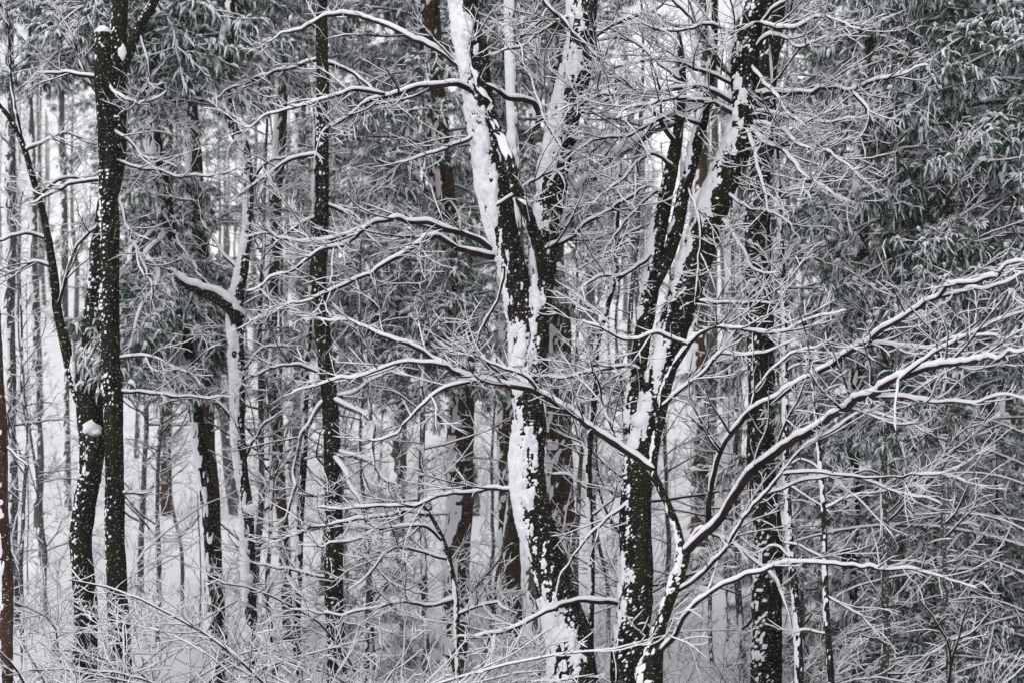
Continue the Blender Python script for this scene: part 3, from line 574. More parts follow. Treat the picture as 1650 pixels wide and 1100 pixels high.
# ------------------------------------------------------------------ pines: boughs (limb > needles, snow) built once, then copied
def make_bough(seed, length, dens=1.0, dead=False, t0=0.2):
    rng = np.random.default_rng(seed)
    n = 26; x = np.linspace(0, length, n)
    arch = 0.10 * length * np.sin(x / length * math.pi * 0.8) - 0.10 * length * (x / length) ** 2
    y = 0.05 * length * (fbm(np.stack([x * 0.8, x * 0 + seed, x * 0], -1), seed, 2) - 0.5) * 4 * x / length
    pts = np.stack([x, y, arch], -1)[None]
    rad = (0.028 * length / 3 * (1 - 0.8 * x / length) + 0.003)[None]
    wood, snow, ndl = Acc(), Acc(), Acc()
    tubes(wood, pts, rad, 7); snow_on(snow, pts, rad, 7, 0.030, rng, gap=0.10)
    a, ar = spawn(pts, rad, rng, 6.5 * (0.7 if dead else 1), 0.35, min(1.1 * length / 3 + 0.2, 1.35) if t0 < 0.5 else 0.9, N=8, t0=t0, ang=(35, 62), tilt=(-0.22, 0.12), jit=0.08, curve=-0.025, roll=0.3)
    b, br = spawn(a, ar, rng, 6.0 * dens, 0.12, 0.42, N=5, t0=0.2, ang=(30, 60), tilt=(-0.25, 0.15), jit=0.1, curve=-0.03, roll=0.5)
    tubes(wood, a, ar, 4); tubes(wood, b, br, 3)
    snow_on(snow, a, ar, 5, 0.024, rng); snow_on(snow, b, br, 4, 0.016 if dead else 0.018, rng)
    if dead:
        c, cr = spawn(b, br, rng, 7, 0.06, 0.2, N=4, jit=0.2); tubes(wood, c, cr, 3); snow_on(snow, c, cr, 4, 0.016, rng)
        return wood, None, snow
    # tufts: at shoot ends and along their outer half
    sh = [(a, 5.0), (b, 9.0)]; tp, td = [], []
    for s, dn in sh:
        L = np.linalg.norm(np.diff(s, axis=1), axis=2).sum(1)
        cnt = 1 + np.floor(L * dn * dens * 0.45 + rng.random(len(L))).astype(int)
        idx = np.repeat(np.arange(len(s)), cnt)
        t = rng.uniform(0.35, 1.0, len(idx)); last = np.concatenate([[True], idx[1:] != idx[:-1]]); t[last] = 1.0
        f = t * (s.shape[1] - 1); i = np.minimum(f.astype(int), s.shape[1] - 2); u = (f - i)[:, None]
        tp.append(s[idx, i] * (1 - u) + s[idx, i + 1] * u); td.append(unit(s[idx, i + 1] - s[idx, i]))
    tp = np.concatenate(tp); td = np.concatenate(td); T = len(tp)
    K = 20                                            # needle bundles of a tuft
    d = unit(td[:, None, :] * 0.75 + rng.normal(size=(T, K, 3)) * 0.52 + np.array((0, 0, -0.28)))
    ln = rng.uniform(0.10, 0.18, (T, K))
    p0 = tp[:, None, :] + td[:, None, :] * rng.uniform(-0.03, 0.02, (T, K, 1))
    d2 = unit(d + np.array((0, 0, -0.55))); 
    p1 = p0 + d * (ln * 0.55)[..., None]; p2 = p1 + d2 * (ln * 0.45)[..., None]
    sd = unit(np.cross(d, rng.normal(size=(T, K, 3)))) * 0.0034
    V = np.stack([p0 - sd * 0.6, p0 + sd * 0.6, p1 + sd, p1 - sd, p2 + sd * 0.25, p2 - sd * 0.25], 2).reshape(-1, 3)
    q = np.arange(T * K)[:, None] * 6
    ndl.add(V, np.concatenate([q + np.array((0, 1, 2, 3)), q + np.array((3, 2, 4, 5))]))
    # snow: drooping fingers lying on the upper needles
    K2 = 4; keep = rng.random((T, K2)) < np.clip(-0.06 + 0.95 * vnoise(tp * 4.0, seed)[:, None], 0, 1)
    d = unit(td[:, None, :] * 0.8 + rng.normal(size=(T, K2, 3)) * 0.42 + np.array((0, 0, -0.12)))
    ln = rng.uniform(0.07, 0.15, (T, K2)); p0 = np.repeat(tp[:, None, :] - td[:, None, :] * 0.015 + np.array((0, 0, 0.006)), K2, 1)
    fp = np.stack([p0, p0 + d * (ln * .4)[..., None], p0 + d * (ln * .72)[..., None] + np.array((0, 0, -1)) * (ln * .16)[..., None], p0 + d * ln[..., None] + np.array((0, 0, -1)) * (ln * .50)[..., None]], 2)[keep]
    w = rng.uniform(0.009, 0.021, len(fp))
    tubes(snow, fp, w[:, None] * np.array((0.6, 1.0, 0.85, 0.15)), 5)
    # a few bigger clumps
    big = rng.random(T) < 0.24; B = big.sum()
    if B:
        c = tp[big] + np.array((0, 0, 0.012)); dv = td[big]; l = rng.uniform(0.05, 0.10, B)[:, None]
        fp = np.stack([c - dv * l * .6, c - dv * l * .2 + UP * 0.008, c + dv * l * .3 + UP * 0.006, c + dv * l - UP * l * .35], 1)
        tubes(snow, fp, rng.uniform(0.018, 0.038, B)[:, None] * np.array((0.3, 1.0, 0.9, 0.2)), 6)
    return wood, ndl, snow
BOUGH = {}
for kind, seeds, length in (('long', (1, 2, 3, 4), 3.4), ('short', (11, 12, 13, 14), 1.9), ('dead', (21, 22, 23), 2.8), ('reach', (31, 32), 6.0)):
    BOUGH[kind] = []
    for s in seeds:
        w_, n_, s_ = make_bough(s, length, dead=(kind == 'dead'), t0=0.62 if kind == 'reach' else 0.2)
        BOUGH[kind].append((length, w_.mesh('bough', M['bark_frost']), n_.mesh('needles', M['needle'], False) if n_ else None, s_.mesh('snow', M['snow'])))
_bc = [0]
def put_bough(root, loc, a, b, kind=None, rng=RNG, roll=None):
    a = np.asarray(a, float); b = np.asarray(b, float)
    v = b - a; L = np.linalg.norm(v); kind = kind or ('reach' if L > 4.6 else 'long' if L > 2.5 else 'short')
    ln, mw, mn, ms = BOUGH[kind][_bc[0] % len(BOUGH[kind])]; _bc[0] += 1
    x = v / L; y = np.cross(UP, x); y /= max(np.linalg.norm(y), 1e-6); z = np.cross(x, y)
    s = L / ln; ro = rng.uniform(-0.3, 0.3) if roll is None else roll
    R = np.stack([x, y * math.cos(ro) + z * math.sin(ro), z * math.cos(ro) - y * math.sin(ro)], 1) * s
    if rng.random() < 0.5: R = R * np.array((1, 1, 1.0))
    o = link('dead_limb' if kind == 'dead' else 'bough', mw, root)
    o.matrix_local = Matrix([[*R[0], a[0] - loc[0]], [*R[1], a[1] - loc[1]], [*R[2], a[2] - loc[2]], [0, 0, 0, 1]])
    if mn: link('needles', mn, o)
    link('snow', ms, o)
def pine(label, d, trunk, fol, n, length, seed, explicit=(), dead=(), bark='bark_red', plaster=0.85, az=None, droop=(-0.35, 0.15), name='pine_tree', S=24, step=0.09, group=None):
    """trunk: pixel polyline; fol: (py top, py bottom) of the green part; length: (top, bottom) bough length"""
    rng = np.random.default_rng(seed)
    p4 = to_ground(pix_poly(trunk, d)); loc = np.array((p4[1][0], p4[1][1], float(ground_h(p4[1][0], p4[1][1]))))
    root = thing(name, label, 'pine tree', loc, group)
    wood, snow = Acc(), Acc()
    q = trunk_mesh(wood, snow, p4, step, S, seed, plaster, 0.55, 0.03, 0.09)
    shift(wood, loc); o = link('trunk', wood.mesh('trunk', M[bark]), root)
    if snow.v: shift(snow, loc); link('snow', snow.mesh('snow', M['snow']), o)
    def axis_at(z):
        k = np.argsort(q[:, 2]); return np.array([np.interp(z, q[k, 2], q[k, c]) for c in range(3)])
    zt, zb = P(0, fol[0], d)[2], P(0, fol[1], d)[2]
    for k in range(n):
        f = (k + rng.random()) / n; z = zt + (zb - zt) * f
        a = axis_at(z); L = (length[0] + (length[1] - length[0]) * f) * rng.uniform(0.7, 1.15)
        th = (k * 2.399 + rng.normal() * 0.3) if az is None else math.radians(rng.uniform(*az))
        v = np.array((math.cos(th), math.sin(th), rng.uniform(*droop))); v /= np.linalg.norm(v)
        put_bough(root, loc, a, a + v * L, rng=rng)
    for (x0, y0, d0, x1, y1, d1) in explicit: put_bough(root, loc, P(x0, y0, d0), P(x1, y1, d1), rng=rng)
    for (x0, y0, d0, x1, y1, d1) in dead: put_bough(root, loc, P(x0, y0, d0), P(x1, y1, d1), 'dead', rng=rng)
    return root

# right edge: a near pine, out of focus, green above and dead limbs below; right-hand crowns reach above the view, added for shade
D0 = 26.5
def rb(y0, x1, y1, dz): return (1690, y0, D0, x1, y1, D0 + dz)
pine('near pine filling the right side with drooping snow-dusted tufts, its trunk at the right edge', D0,
     [(1692, 1100, 36), (1688, 880, 34), (1688, 600, 32), (1692, 300, 29), (1696, 0, 26), (1700, -300, 18)], (-620, 640), 74, (1.6, 3.2), 31, az=(80, 280), bark='bark_black',
     explicit=[rb(*e) for e in ((215, 1390, 300, -.9), (300, 1420, 300, -.6), (100, 1330, 120, -.6), (380, 1350, 460, -.9), (30, 1310, 60, .2), (470, 1400, 540, -.6), (160, 1300, 260, .4), (330, 1300, 400, .6), (540, 1360, 640, .4), (250, 1360, 200, -.3),
              (60, 1480, 90, -1.6), (140, 1450, 180, -1.8), (240, 1500, 260, -2), (330, 1520, 370, -2), (420, 1500, 480, -2), (520, 1520, 600, -1.6), (600, 1450, 700, -.8), (0, 1420, -20, -1.2), (280, 1330, 330, -.2), (400, 1310, 520, .2), (190, 1560, 220, -2.2), (450, 1560, 440, -2.2))],
     dead=[rb(*e) for e in ((895, 1270, 858, .6), (930, 1340, 952, .4), (985, 1440, 1085, -.4), (850, 1400, 850, .4), (770, 1400, 700, .6), (1040, 1360, 1010, .6), (800, 1480, 760, -.6), (1060, 1500, 1100, -.6), (720, 1450, 660, -.2), (950, 1500, 890, -.8), (1090, 1420, 1060, 0), (880, 1480, 820, -1), (1010, 1520, 960, -1))])
pine('pine behind the near right-hand pine, dark trunk showing low down between thin poles', 31,
     [(1366, 1100, 30), (1370, 900, 28), (1376, 700, 26), (1384, 450, 24), (1390, 200, 22), (1395, 0, 20), (1404, -560, 12)], (-500, 900), 66, (1.6, 2.8), 32, bark='bark_black')
pine('dark pine deep in the shade at the lower right corner', 36,
     [(1440, 1100, 28), (1445, 900, 26), (1455, 600, 24), (1465, 200, 22), (1474, -520, 12)], (-450, 1060), 72, (1.8, 3.2), 33, bark='bark_black')
pine('farther pine whose grey-green boughs close the gap at the right edge', 42,
     [(1585, 1050, 30), (1585, 700, 28), (1590, 300, 25), (1594, -460, 14)], (-400, 1080), 72, (2.0, 3.6), 34, bark='bark_black')
pine('young dark pine low in the lower right, in front of the shaded pine', 29,
     [(1505, 1100, 12), (1503, 900, 10), (1500, 760, 7), (1498, 640, 3)], (650, 1090), 60, (0.5, 2.2), 35, bark='bark_black', S=14)
pine('young pine cut by the right edge low down, dim with shade', 27.5,
     [(1612, 1100, 12), (1610, 950, 9), (1606, 800, 6), (1604, 700, 3)], (710, 1090), 56, (0.5, 2.1), 36, bark='bark_black', S=14)
# centre: brown pine behind the white tree
pine('brown-barked pine with shaggy boughs behind the left limbs of the white forked tree', 37,
     [(735, 1100, 45), (738, 900, 43), (742, 750, 43), (740, 600, 42), (728, 450, 42), (715, 300, 40), (700, 150, 38), (690, -50, 35), (676, -520, 20)], (-450, 640), 74, (1.8, 3.0), 41,  # boughs above the view added so the crown shades what lies below
     explicit=[(720, 330, 37, 540, 240, 36), (700, 120, 37, 560, 150, 35.5), (728, 430, 37, 560, 500, 35.6), (730, 470, 37, 600, 600, 35.4), (740, 560, 37, 640, 640, 35.4), (740, 540, 37, 820, 560, 35.6), (712, 260, 37, 590, 330, 35.4), (730, 480, 37, 560, 560, 34.8), (728, 440, 37, 600, 470, 34.6), (738, 540, 37, 560, 620, 35), (732, 500, 37, 650, 560, 34.4), (735, 520, 37, 800, 500, 35), (720, 380, 37, 620, 420, 34.6), (728, 420, 36.9, 690, 500, 34.9), (735, 500, 36.9, 720, 580, 35)],
     dead=[(738, 660, 37, 600, 700, 36), (740, 720, 37, 640, 790, 36), (715, 330, 36.8, 600, 262, 35.8), (700, 235, 36.8, 590, 190, 35.8), (741, 740, 37, 850, 760, 36), (738, 830, 37, 640, 850, 36), (736, 900, 37, 800, 930, 36)])
pine('brown trunk glimpsed straight behind the lower white trunk, on its left side', 42,
     [(822, 1100, 37), (820, 900, 35), (818, 700, 33), (815, 500, 31), (812, 200, 28), (805, -50, 24), (800, -300, 18)], (-150, 420), 30, (2.4, 3.0), 42, dead=[(818, 640, 42, 770, 680, 41), (820, 800, 42, 900, 830, 41)])
pine('reddish-brown trunk emerging on the right side of the white forked tree', 39,
     [(910, 1100, 45), (908, 1000, 44), (905, 800, 42), (898, 600, 40), (895, 400, 37), (900, 200, 34), (905, -50, 30), (908, -300, 22)], (-150, 60), 16, (2.0, 2.6), 43,
     explicit=[(896, 380, 39, 850, 210, 38), (896, 420, 39, 845, 260, 38), (897, 430, 39, 940, 500, 38), (897, 330, 39, 840, 300, 38)], dead=[(900, 560, 39, 960, 620, 38.4), (905, 700, 39, 950, 720, 38)])
pine('small young pine low down behind the slender trunk with the broken branch', 37,
     [(600, 1100, 9), (598, 1000, 8), (596, 900, 6), (594, 820, 3)], (840, 1090), 26, (0.5, 1.2), 44, S=10)
# left: two pines whose boughs hang into the upper left
pine('reddish pine trunk on the left with frosted boughs reaching to the mossy pair', 36,
     [(360, 1100, 33), (350, 1000, 31), (341, 850, 30), (334, 700, 29), (326, 550, 29), (320, 400, 28), (315, 250, 27), (301, 100, 25), (296, -50, 23), (290, -330, 16)], (-160, 150), 26, (2.4, 3.0), 45,
     explicit=[(320, 350, 36, 215, 420, 34.5), (322, 420, 36, 220, 500, 34), (324, 480, 36, 200, 560, 33.5), (326, 520, 36, 260, 600, 34), (328, 560, 36, 330, 640, 34), (326, 500, 36, 390, 560, 35), (318, 330, 36, 230, 330, 35), (326, 470, 36, 290, 560, 34), (325, 450, 36, 230, 470, 35), (328, 580, 36, 250, 620, 35), (320, 380, 36, 420, 330, 35), (316, 300, 36, 250, 380, 34), (322, 400, 36, 270, 470, 33), (324, 440, 36, 350, 520, 33.5), (322, 390, 36, 200, 400, 34), (328, 560, 36, 220, 590, 33.4), (326, 530, 36, 300, 610, 33), (318, 340, 36, 280, 420, 33.4), (324, 460, 36, 400, 480, 35), (320, 360, 36, 230, 380, 33), (324, 450, 36, 250, 530, 32.6), (326, 500, 36, 220, 540, 32.6), (327, 540, 36, 290, 620, 32.6), (328, 570, 36, 350, 620, 33.5), (318, 320, 36, 240, 290, 33), (322, 420, 36, 300, 520, 32.8), (326, 510, 36, 200, 610, 33)],
     dead=[(330, 640, 36, 230, 640, 35), (334, 700, 36, 420, 680, 35), (333, 660, 36, 270, 720, 35)])
pine('dark leaning pine trunk behind the mossy pair with green boughs hanging in the upper left', 34,
     [(352, 1100, 22), (334, 800, 23), (312, 640, 24), (288, 500, 25), (264, 350, 26), (246, 200, 27), (242, 0, 25), (238, -330, 18)], (-170, 90), 26, (2.6, 3.4), 46, bark='bark_black',
     explicit=[(245, 190, 34, 330, 120, 31), (245, 60, 34, 410, 60, 31), (243, 20, 34, 110, 40, 30.5), (243, -40, 34, 150, -10, 29), (246, 120, 34, 300, 200, 31), (250, 250, 34, 210, 300, 32), (262, 370, 34, 162, 568, 28.2), (268, 380, 34, 200, 548, 28.0), (244, 60, 34, 60, 120, 31), (244, 90, 34, 320, 60, 30), (244, 120, 34, 400, 150, 31), (243, 0, 34, 260, 60, 30), (243, 10, 34, 380, 20, 30)])
pine('tall pine with a kinked brown trunk between the crooked tree and the thin black stem', 40,
     [(470, 1100, 22), (462, 950, 21), (452, 820, 20), (438, 680, 26), (432, 560, 27), (440, 420, 22), (450, 200, 20), (458, -50, 17), (462, -300, 12)], (-150, 120), 22, (2.0, 2.6), 47,
     explicit=[(440, 440, 40, 500, 520, 39), (436, 520, 40, 470, 620, 39), (448, 250, 40, 520, 330, 39), (440, 420, 40, 390, 520, 39)], dead=[(436, 600, 40, 500, 640, 39), (440, 690, 40, 380, 720, 39)])
# farther pines closing the view
far = [(640, 55, 28), (265, 58, 24), (480, 66, 26), (1330, 60, 28), (1500, 58, 28), (860, 64, 26), (1625, 52, 28)]
fl = ['hazy pine far behind the shaggy central pine', 'hazy far pine behind the reddish left-hand trunk', 'hazy far pine behind the straight slender trunk',
      'hazy far pine right of the twig-bristled trunk', 'hazy far pine behind the right-hand pines', 'hazy far pine behind the white forked tree', 'hazy far pine at the right edge behind the near right-hand pine']
for (x, d, w), lb, k in zip(far, fl, range(7)):
    gp = 550 + (ZC - float(ground_h((x - 825) / F * d, d))) * F / d
    pine(lb, d, [(x, gp, w), (x + 2, 400, w * .85), (x + 3, 100, w * .7), (x + 4, -300, w * .45)], (-200, 430 if k < 6 else 760), 30 if k < 6 else 50, (2.4, 3.4), 60 + k, S=14, step=0.15)

# ------------------------------------------------------------------ saplings, shrubs, far trees: built once, then copied
def copy_tree(o, parent=None):
    c = o.copy(); COL.objects.link(c); c.parent = parent
    for ch in list(o.children): copy_tree(ch, c)
    return c
def make_sapling(seed, H, r, nl, lmax, fine=True, name='sapling', bark='bark_frost', lean=0.06, t0=0.15):
    rng = np.random.default_rng(seed)
    n = 16; z = np.linspace(-0.2, H, n)
    q = np.stack([np.cumsum(rng.normal(size=n) * 0.035) + lean * z * rng.normal(), np.cumsum(rng.normal(size=n) * 0.035), z, r * (1 - 0.8 * z / H)], -1)
    q, _ = resample(q, 60)
    root = bpy.data.objects.new(name, None); COL.objects.link(root)
    wood, snow, twig = Acc(), Acc(), Acc()
    tr, ts = Acc(), Acc()
    trunk_mesh(tr, ts, q, 0.09, 12, seed, 0.3 if name == 'distant_tree' else 1.1, 0.6, 0.02, 0.08)  # distant trunks get extra snow, whitening them in place of haze
    t = link('trunk', tr.mesh('trunk', M[bark]), root)
    if ts.v: link('snow', ts.mesh('snow', M['snow']), t)
    pts, rad = q[None, :, :3], q[None, :, 3]
    a, ar = spawn(pts, rad, rng, nl / H, 0.5, lmax, N=9, t0=t0, ang=(50, 88), tilt=(-0.1, 0.35), jit=0.12, rfac=0.45, roll=3.0, curve=0.02, maxfrac=1)
    b, br = spawn(a, ar, rng, 4.5, 0.2, 0.7, N=6, jit=0.1, curve=0.03)
    c, cr = spawn(b, br, rng, 6.0 if fine else 3.0, 0.08, 0.3, N=4, jit=0.12)
    for pp, rr, S, Ss in ((a, ar, 4, 5), (b, br, 3, 5), (c, cr, 3, 4)):
        tubes(twig, pp, rr, S); snow_on(snow, pp, rr, Ss, 0.021, rng, gap=.18)
    k = link('branches', twig.mesh('branches', M['twig']), root); link('snow', snow.mesh('snow', M['snow']), k)
    return root
def make_shrub(seed, H, ns):
    rng = np.random.default_rng(seed); N = 12
    th = rng.uniform(0, 2 * math.pi, ns); ln = rng.uniform(0.6, 1.15, ns) * H
    d = np.stack([np.cos(th) * 0.5, np.sin(th) * 0.5, np.ones(ns)], -1) * 1.0; d = unit(d)
    pts = np.zeros((ns, N, 3)); pts[:, 0] = np.stack([np.cos(th), np.sin(th), th * 0], -1) * rng.uniform(0.02, 0.25, ns)[:, None]; pts[:, 0, 2] = -0.1
    for k in range(1, N):
        d = unit(d + rng.normal(size=(ns, 3)) * 0.10 + np.stack([np.cos(th), np.sin(th), th * 0 - 0.4], -1) * 0.12)
        pts[:, k] = pts[:, k - 1] + d * (ln / (N - 1))[:, None]
    rad = rng.uniform(0.010, 0.020, ns)[:, None] * np.linspace(1, 0.35, N)
    st, tw, sn = Acc(), Acc(), Acc()
    tubes(st, pts, rad, 5); snow_on(sn, pts, rad, 6, 0.03, rng)
    a, ar = spawn(pts, rad, rng, 3.4, 0.4, 1.4, N=8, t0=0.25, jit=0.09, tilt=(-0.15, 0.3))
    b, br = spawn(a, ar, rng, 4.0, 0.14, 0.5, N=5, jit=0.11); c, cr = spawn(b, br, rng, 4, 0.08, 0.24, N=4, jit=0.12)
    for pp, rr, S, Ss in ((a, ar, 3, 5), (b, br, 3, 4), (c, cr, 3, 4)):
        tubes(tw, pp, rr, S); snow_on(sn, pp, rr, Ss, 0.022, rng, gap=.18)
    root = bpy.data.objects.new('shrub', None); COL.objects.link(root)
    o = link('stems', st.mesh('stems', M['twig']), root); link('twigs', tw.mesh('twigs', M['twig']), o); link('snow', sn.mesh('snow', M['snow']), o)
    return root
used = set()
def place(proto, x, y, rz, s, label, cat, group):
    o = proto if proto.name not in used else copy_tree(proto)
    used.add(proto.name); used.add(o.name)
    o.location = (x, y, float(ground_h(x, y))); o.rotation_euler = (0, 0, rz); o.scale = (s, s, s)
    o['label'] = label; o['category'] = cat
    if group: o['group'] = group
    elif 'group' in o: del o['group']
    return o
rng = np.random.default_rng(99)
saps = [make_sapling(200 + k, h, r, nl, lm) for k, (h, r, nl, lm) in enumerate(((9, .05, 34, 2.0), (7.5, .04, 30, 1.7), (11, .07, 38, 2.3), (8.5, .045, 34, 2.2), (10, .055, 36, 1.8)))]
sx = [(255, 38), (300, 44), (405, 36), (445, 31), (560, 34), (590, 31), (640, 40), (690, 33), (770, 34), (790, 45), (935, 34), (985, 40), (1010, 31), (1060, 33), (1085, 42), (1150, 35), (1165, 40), (1200, 33), (1305, 36), (1320, 43), (40, 34), (85, 42), (225, 46), (560, 44), (480, 42), (725, 46), (870, 47), (1040, 48), (1280, 50), (1410, 26), (1520, 24), (120, 50), (520, 47), (615, 50), (960, 52), (1215, 48)]
LM = [(6, 'the brown left-edge trunk'), (135, 'the mossy trunk with the snow-capped stub'), (185, 'the broken-topped mossy trunk'), (340, 'the reddish left-hand pine'), (395, 'the crooked gnarled tree'), (455, 'the kinked brown pine'), (485, 'the thin black leaning stem'), (532, 'the straight slender trunk'),
      (737, 'the shaggy central pine'), (870, 'the white forked tree'), (952, 'the zigzag dark sapling'), (1025, 'the big dark three-stemmed trunk'), (1128, 'the far narrow brown trunk'), (1180, 'the pale whitened trunk'), (1233, 'the tall twig-bristled trunk'), (1290, 'the thin black pole'), (1335, 'the lower-right black sapling'), (1690, 'the near right-hand pine')]
seen = set()
def where(px):
    o = sorted(LM, key=lambda l: abs(l[0] - px))
    for l in o[:4]:
        g = px - l[0]; side = 'right' if g > 0 else 'left'
        for w in ((('right behind ' if abs(g) < 20 else 'close %s of ' % side if abs(g) < 60 else 'well to the %s of ' % side) + l[1]), 'some way %s of ' % side + l[1]):
            if w not in seen: seen.add(w); return w
    return 'near ' + o[0][1]
for k, (px, d) in enumerate(sx):
    place(saps[k % 5], (px - 825) / F * d, d, rng.uniform(0, 6.28), rng.uniform(0.85, 1.2), 'bare snow-lined sapling standing ' + where(px), 'sapling', 'saplings in the middle distance')
shr = [make_shrub(300 + k, h, n) for k, (h, n) in enumerate(((4.3, 6), (3.7, 6), (4.7, 6), (2.9, 6)))]
slx = [(60, 23, 'snow-furred brush in the lower left corner below the left-edge trunk', 1.2), (165, 24, 'tangled snowy brush across the feet of the mossy pair', 1.25), (250, 22, 'arching snow-lined shrub right of the mossy pair at the bottom', 1.25),
      (330, 25, 'snowy shrub in front of the foot of the reddish left-hand pine', 1.2), (420, 24, 'twiggy snowy brush below the crooked tree', 1.1), (500, 25, 'low snowy brush between the thin black stem and the straight slender trunk', 1.1), (610, 25, 'fine snowy brush in front of the small young pine', 1.1),
      (680, 26, 'snowy thicket at the foot of the brown central pine', 1.1), (790, 27, 'snow-lined brush left of the foot of the white forked tree', 1.0), (975, 30, 'low brush in the gap between the two big forked trees', 1.0), (1150, 28, 'snow-dusted brush right of the small spreading tree', 1.0), (1220, 27, 'snowy brush at the foot of the twig-bristled trunk', 1.0), (1400, 24, 'shaded brush under the right-hand pines', 1.0), (1540, 22, 'shaded brush in the lower right corner', 1.1),
      (110, 30, 'pale brush behind the mossy pair on open snow', 1.2), (290, 31, 'pale brush on open snow between the mossy pair and the reddish pine', 1.2)]
sl2 = [(100, 26, 'brush in front of the mossy trunk with the snow-capped stub', 1.1), (370, 28, 'thin brush between the reddish pine and the crooked tree', 1.1), (640, 29, 'thin brush left of the shaggy central pine', 1.1), (1310, 26, 'brush around the foot of the thin black pole', .9)]
for k, (px, d, lb, s) in enumerate(slx + sl2):
    place(shr[k % 4], (px - 825) / F * d, d, rng.uniform(0, 6.28), s, lb, 'shrub', 'brush along the bottom of the view')
fars = [make_sapling(400 + k, h, r, nl, 2.2, False, 'distant_tree', 'bark_grey', 0.09, 0.25) for k, (h, r, nl) in enumerate(((17, .15, 30), (15, .11, 28), (19, .18, 30), (16, .09, 30)))]  # light grey bark: the paling of distant air is put into the colour
k = 0
for px in np.linspace(-120, 1770, 40):
    d = rng.uniform(52, 98); x = (px + rng.uniform(-16, 16) - 825) / F * d
    place(fars[k % 4], x, d, rng.uniform(0, 6.28), rng.uniform(0.8, 1.2), 'pale slim trunk in the far wood, blurred by falling snow', 'tree', 'far trunks fading into the snowy wood'); k += 1

# undergrowth and woods too fine and far to count
und = Acc(); usn = Acc(); rg = np.random.default_rng(5)
n = 1200; dd = 27 + 75 * rg.random(n) ** 1.1; xx = (rg.uniform(-60, 1710, n) - 825) / F * dd
gz = ground_h(xx, dd); ln = rg.uniform(0.5, 2.3, n); N = 6
pts = np.zeros((n, N, 3)); pts[:, 0] = np.stack([xx, dd, gz - 0.1], -1); d_ = unit(np.stack([rg.normal(size=n) * .35, rg.normal(size=n) * .35, np.ones(n)], -1))
for k in range(1, N):
    d_ = unit(d_ + rg.normal(size=(n, 3)) * 0.14); pts[:, k] = pts[:, k - 1] + d_ * (ln / (N - 1))[:, None]
rad = rg.uniform(0.006, 0.014, n)[:, None] * np.linspace(1, .4, N)
a, ar = spawn(pts, rad, rg, 4.4, 0.25, 1.0, N=4, t0=.15, ang=(40, 80), rmin=.005); b, br = spawn(a, ar, rg, 3.4, .12, .45, N=3, rmin=.005)
for pp, rr in ((pts, rad), (a, ar), (b, br)):
    tubes(und, pp, rr, 3); snow_on(usn, pp, rr, 3, 0.03, rg)
o = link('undergrowth', und.mesh('undergrowth', M['twig'])); o['kind'] = 'stuff'; o['label'] = 'fine snowy undergrowth covering the forest floor behind the trunks'; o['category'] = 'undergrowth'
s_ = link('snow', usn.mesh('snow', M['snow']), o)
wd = Acc(); wsn = Acc(); n = 200
dd = rg.uniform(98, 240, n); xx = (rg.uniform(-150, 1800, n) - 825) / F * dd; gz = ground_h(xx, dd); H = rg.uniform(13, 20, n); N = 7
hz = np.linspace(0, 1, N)
pts = np.stack([xx[:, None] + rg.normal(size=(n, N)) * .12, np.repeat(dd[:, None], N, 1), gz[:, None] - .2 + H[:, None] * hz], -1); rad = rg.uniform(.08, .22, n)[:, None] * (1 - .75 * hz)
a, ar = spawn(pts, rad, rg, 0.9, 1.0, 3.4, N=4, t0=.2, ang=(40, 85), roll=3, rmin=.02); b, br = spawn(a, ar, rg, 1.0, .5, 1.6, N=3, rmin=.014)
tubes(wd, pts, rad, 5)
for pp, rr in ((a, ar), (b, br)): tubes(wd, pp, rr, 3); snow_on(wsn, pp, rr, 3, .05, rg, rmin=.014)
o = link('distant_woods', wd.mesh('distant_woods', M['bark_frost'])); o['kind'] = 'stuff'; o['label'] = 'distant bare woods climbing the hill behind everything'; o['category'] = 'woods'
link('snow', wsn.mesh('snow', M['snow']), o)

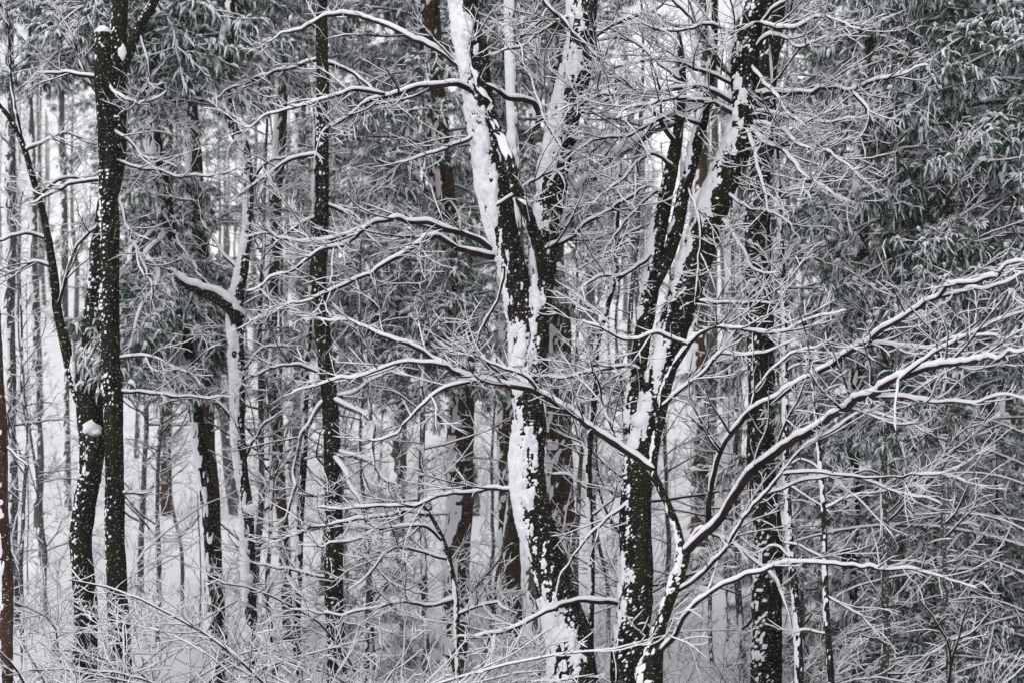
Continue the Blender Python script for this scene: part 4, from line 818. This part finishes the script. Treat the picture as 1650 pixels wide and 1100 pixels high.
# a few dry beech leaves still hanging
def leafy(px, py, d, n, spread, label):
    r = np.random.default_rng(int(px)); c = P(px, py, d); g0 = np.array((c[0], c[1], float(ground_h(c[0], c[1]))))
    root = thing('beech_sapling', label, 'sapling', g0)
    top = c + np.array((0, 0, spread[1])); q = np.stack([np.linspace(g0[k], top[k], 10) for k in range(3)], -1); q[1:, :2] += r.normal(size=(9, 2)) * .03; q[0, 2] -= .1
    rad = np.linspace(.016, .004, 10)[None]
    a, ar = spawn(q[None], rad, r, 4.5, .4, spread[0] * 1.3, N=6, t0=.45, ang=(45, 80), roll=3, rmin=.005); st, sn, lf = Acc(), Acc(), Acc()
    tubes(st, q[None], rad, 5); tubes(st, a, ar, 3); snow_on(sn, a, ar, 4, .024, r)
    i = r.integers(0, len(a), n); j = r.integers(2, 6, n); p = a[i, j] + r.normal(size=(n, 3)) * .03
    u = unit(r.normal(size=(n, 3)) + np.array((0, 0, -1.2))); w = unit(np.cross(u, r.normal(size=(n, 3)))); L = r.uniform(.05, .085, n)[:, None]
    v = np.stack([p, p + u * L * .5 + w * L * .28, p + u * L, p + u * L * .5 - w * L * .28], 1)
    lf.add(v, np.arange(n * 4).reshape(-1, 4))
    for ac in (st, sn, lf): shift(ac, g0)
    o = link('stem', st.mesh('stem', M['twig']), root); link('snow', sn.mesh('snow', M['snow']), o); link('dry_leaves', lf.mesh('dry_leaves', M['leaf'], False), o)
leafy(45, 500, 45, 130, (1.0, 1.2), 'young beech with russet dry leaves behind the left-edge trunk')
leafy(1190, 1045, 33, 45, (0.5, 0.5), 'little beech with a few rusty leaves left of the twig-bristled trunk')
leafy(320, 610, 40, 20, (0.5, 0.5), 'slim beech with a few rusty leaves beside the reddish left-hand pine')

# ------------------------------------------------------------------ falling-snow air
HZ = 0.0003
if HZ > 0:
    hb = Acc()
    c = np.array([(sx_, sy_, sz_) for sx_ in (-1100, 1100) for sy_ in (-500, 1400) for sz_ in (-3, 52)], float)
    hb.add(c, np.array([(0, 1, 3, 2), (4, 6, 7, 5), (0, 4, 5, 1), (2, 3, 7, 6), (0, 2, 6, 4), (1, 5, 7, 3)]))
    hm = bpy.data.materials.new('haze'); hm.use_nodes = True; nt = hm.node_tree; nt.nodes.clear()
    out = nt.nodes.new('ShaderNodeOutputMaterial'); pv = nt.nodes.new('ShaderNodeVolumePrincipled')
    pv.inputs['Color'].default_value = (0.93, 0.94, 0.96, 1); pv.inputs['Density'].default_value = HZ; pv.inputs['Anisotropy'].default_value = 0.2
    nt.links.new(pv.outputs[0], out.inputs['Volume'])
    ho = link('haze', hb.mesh('haze', hm, False)); ho['kind'] = 'stuff'
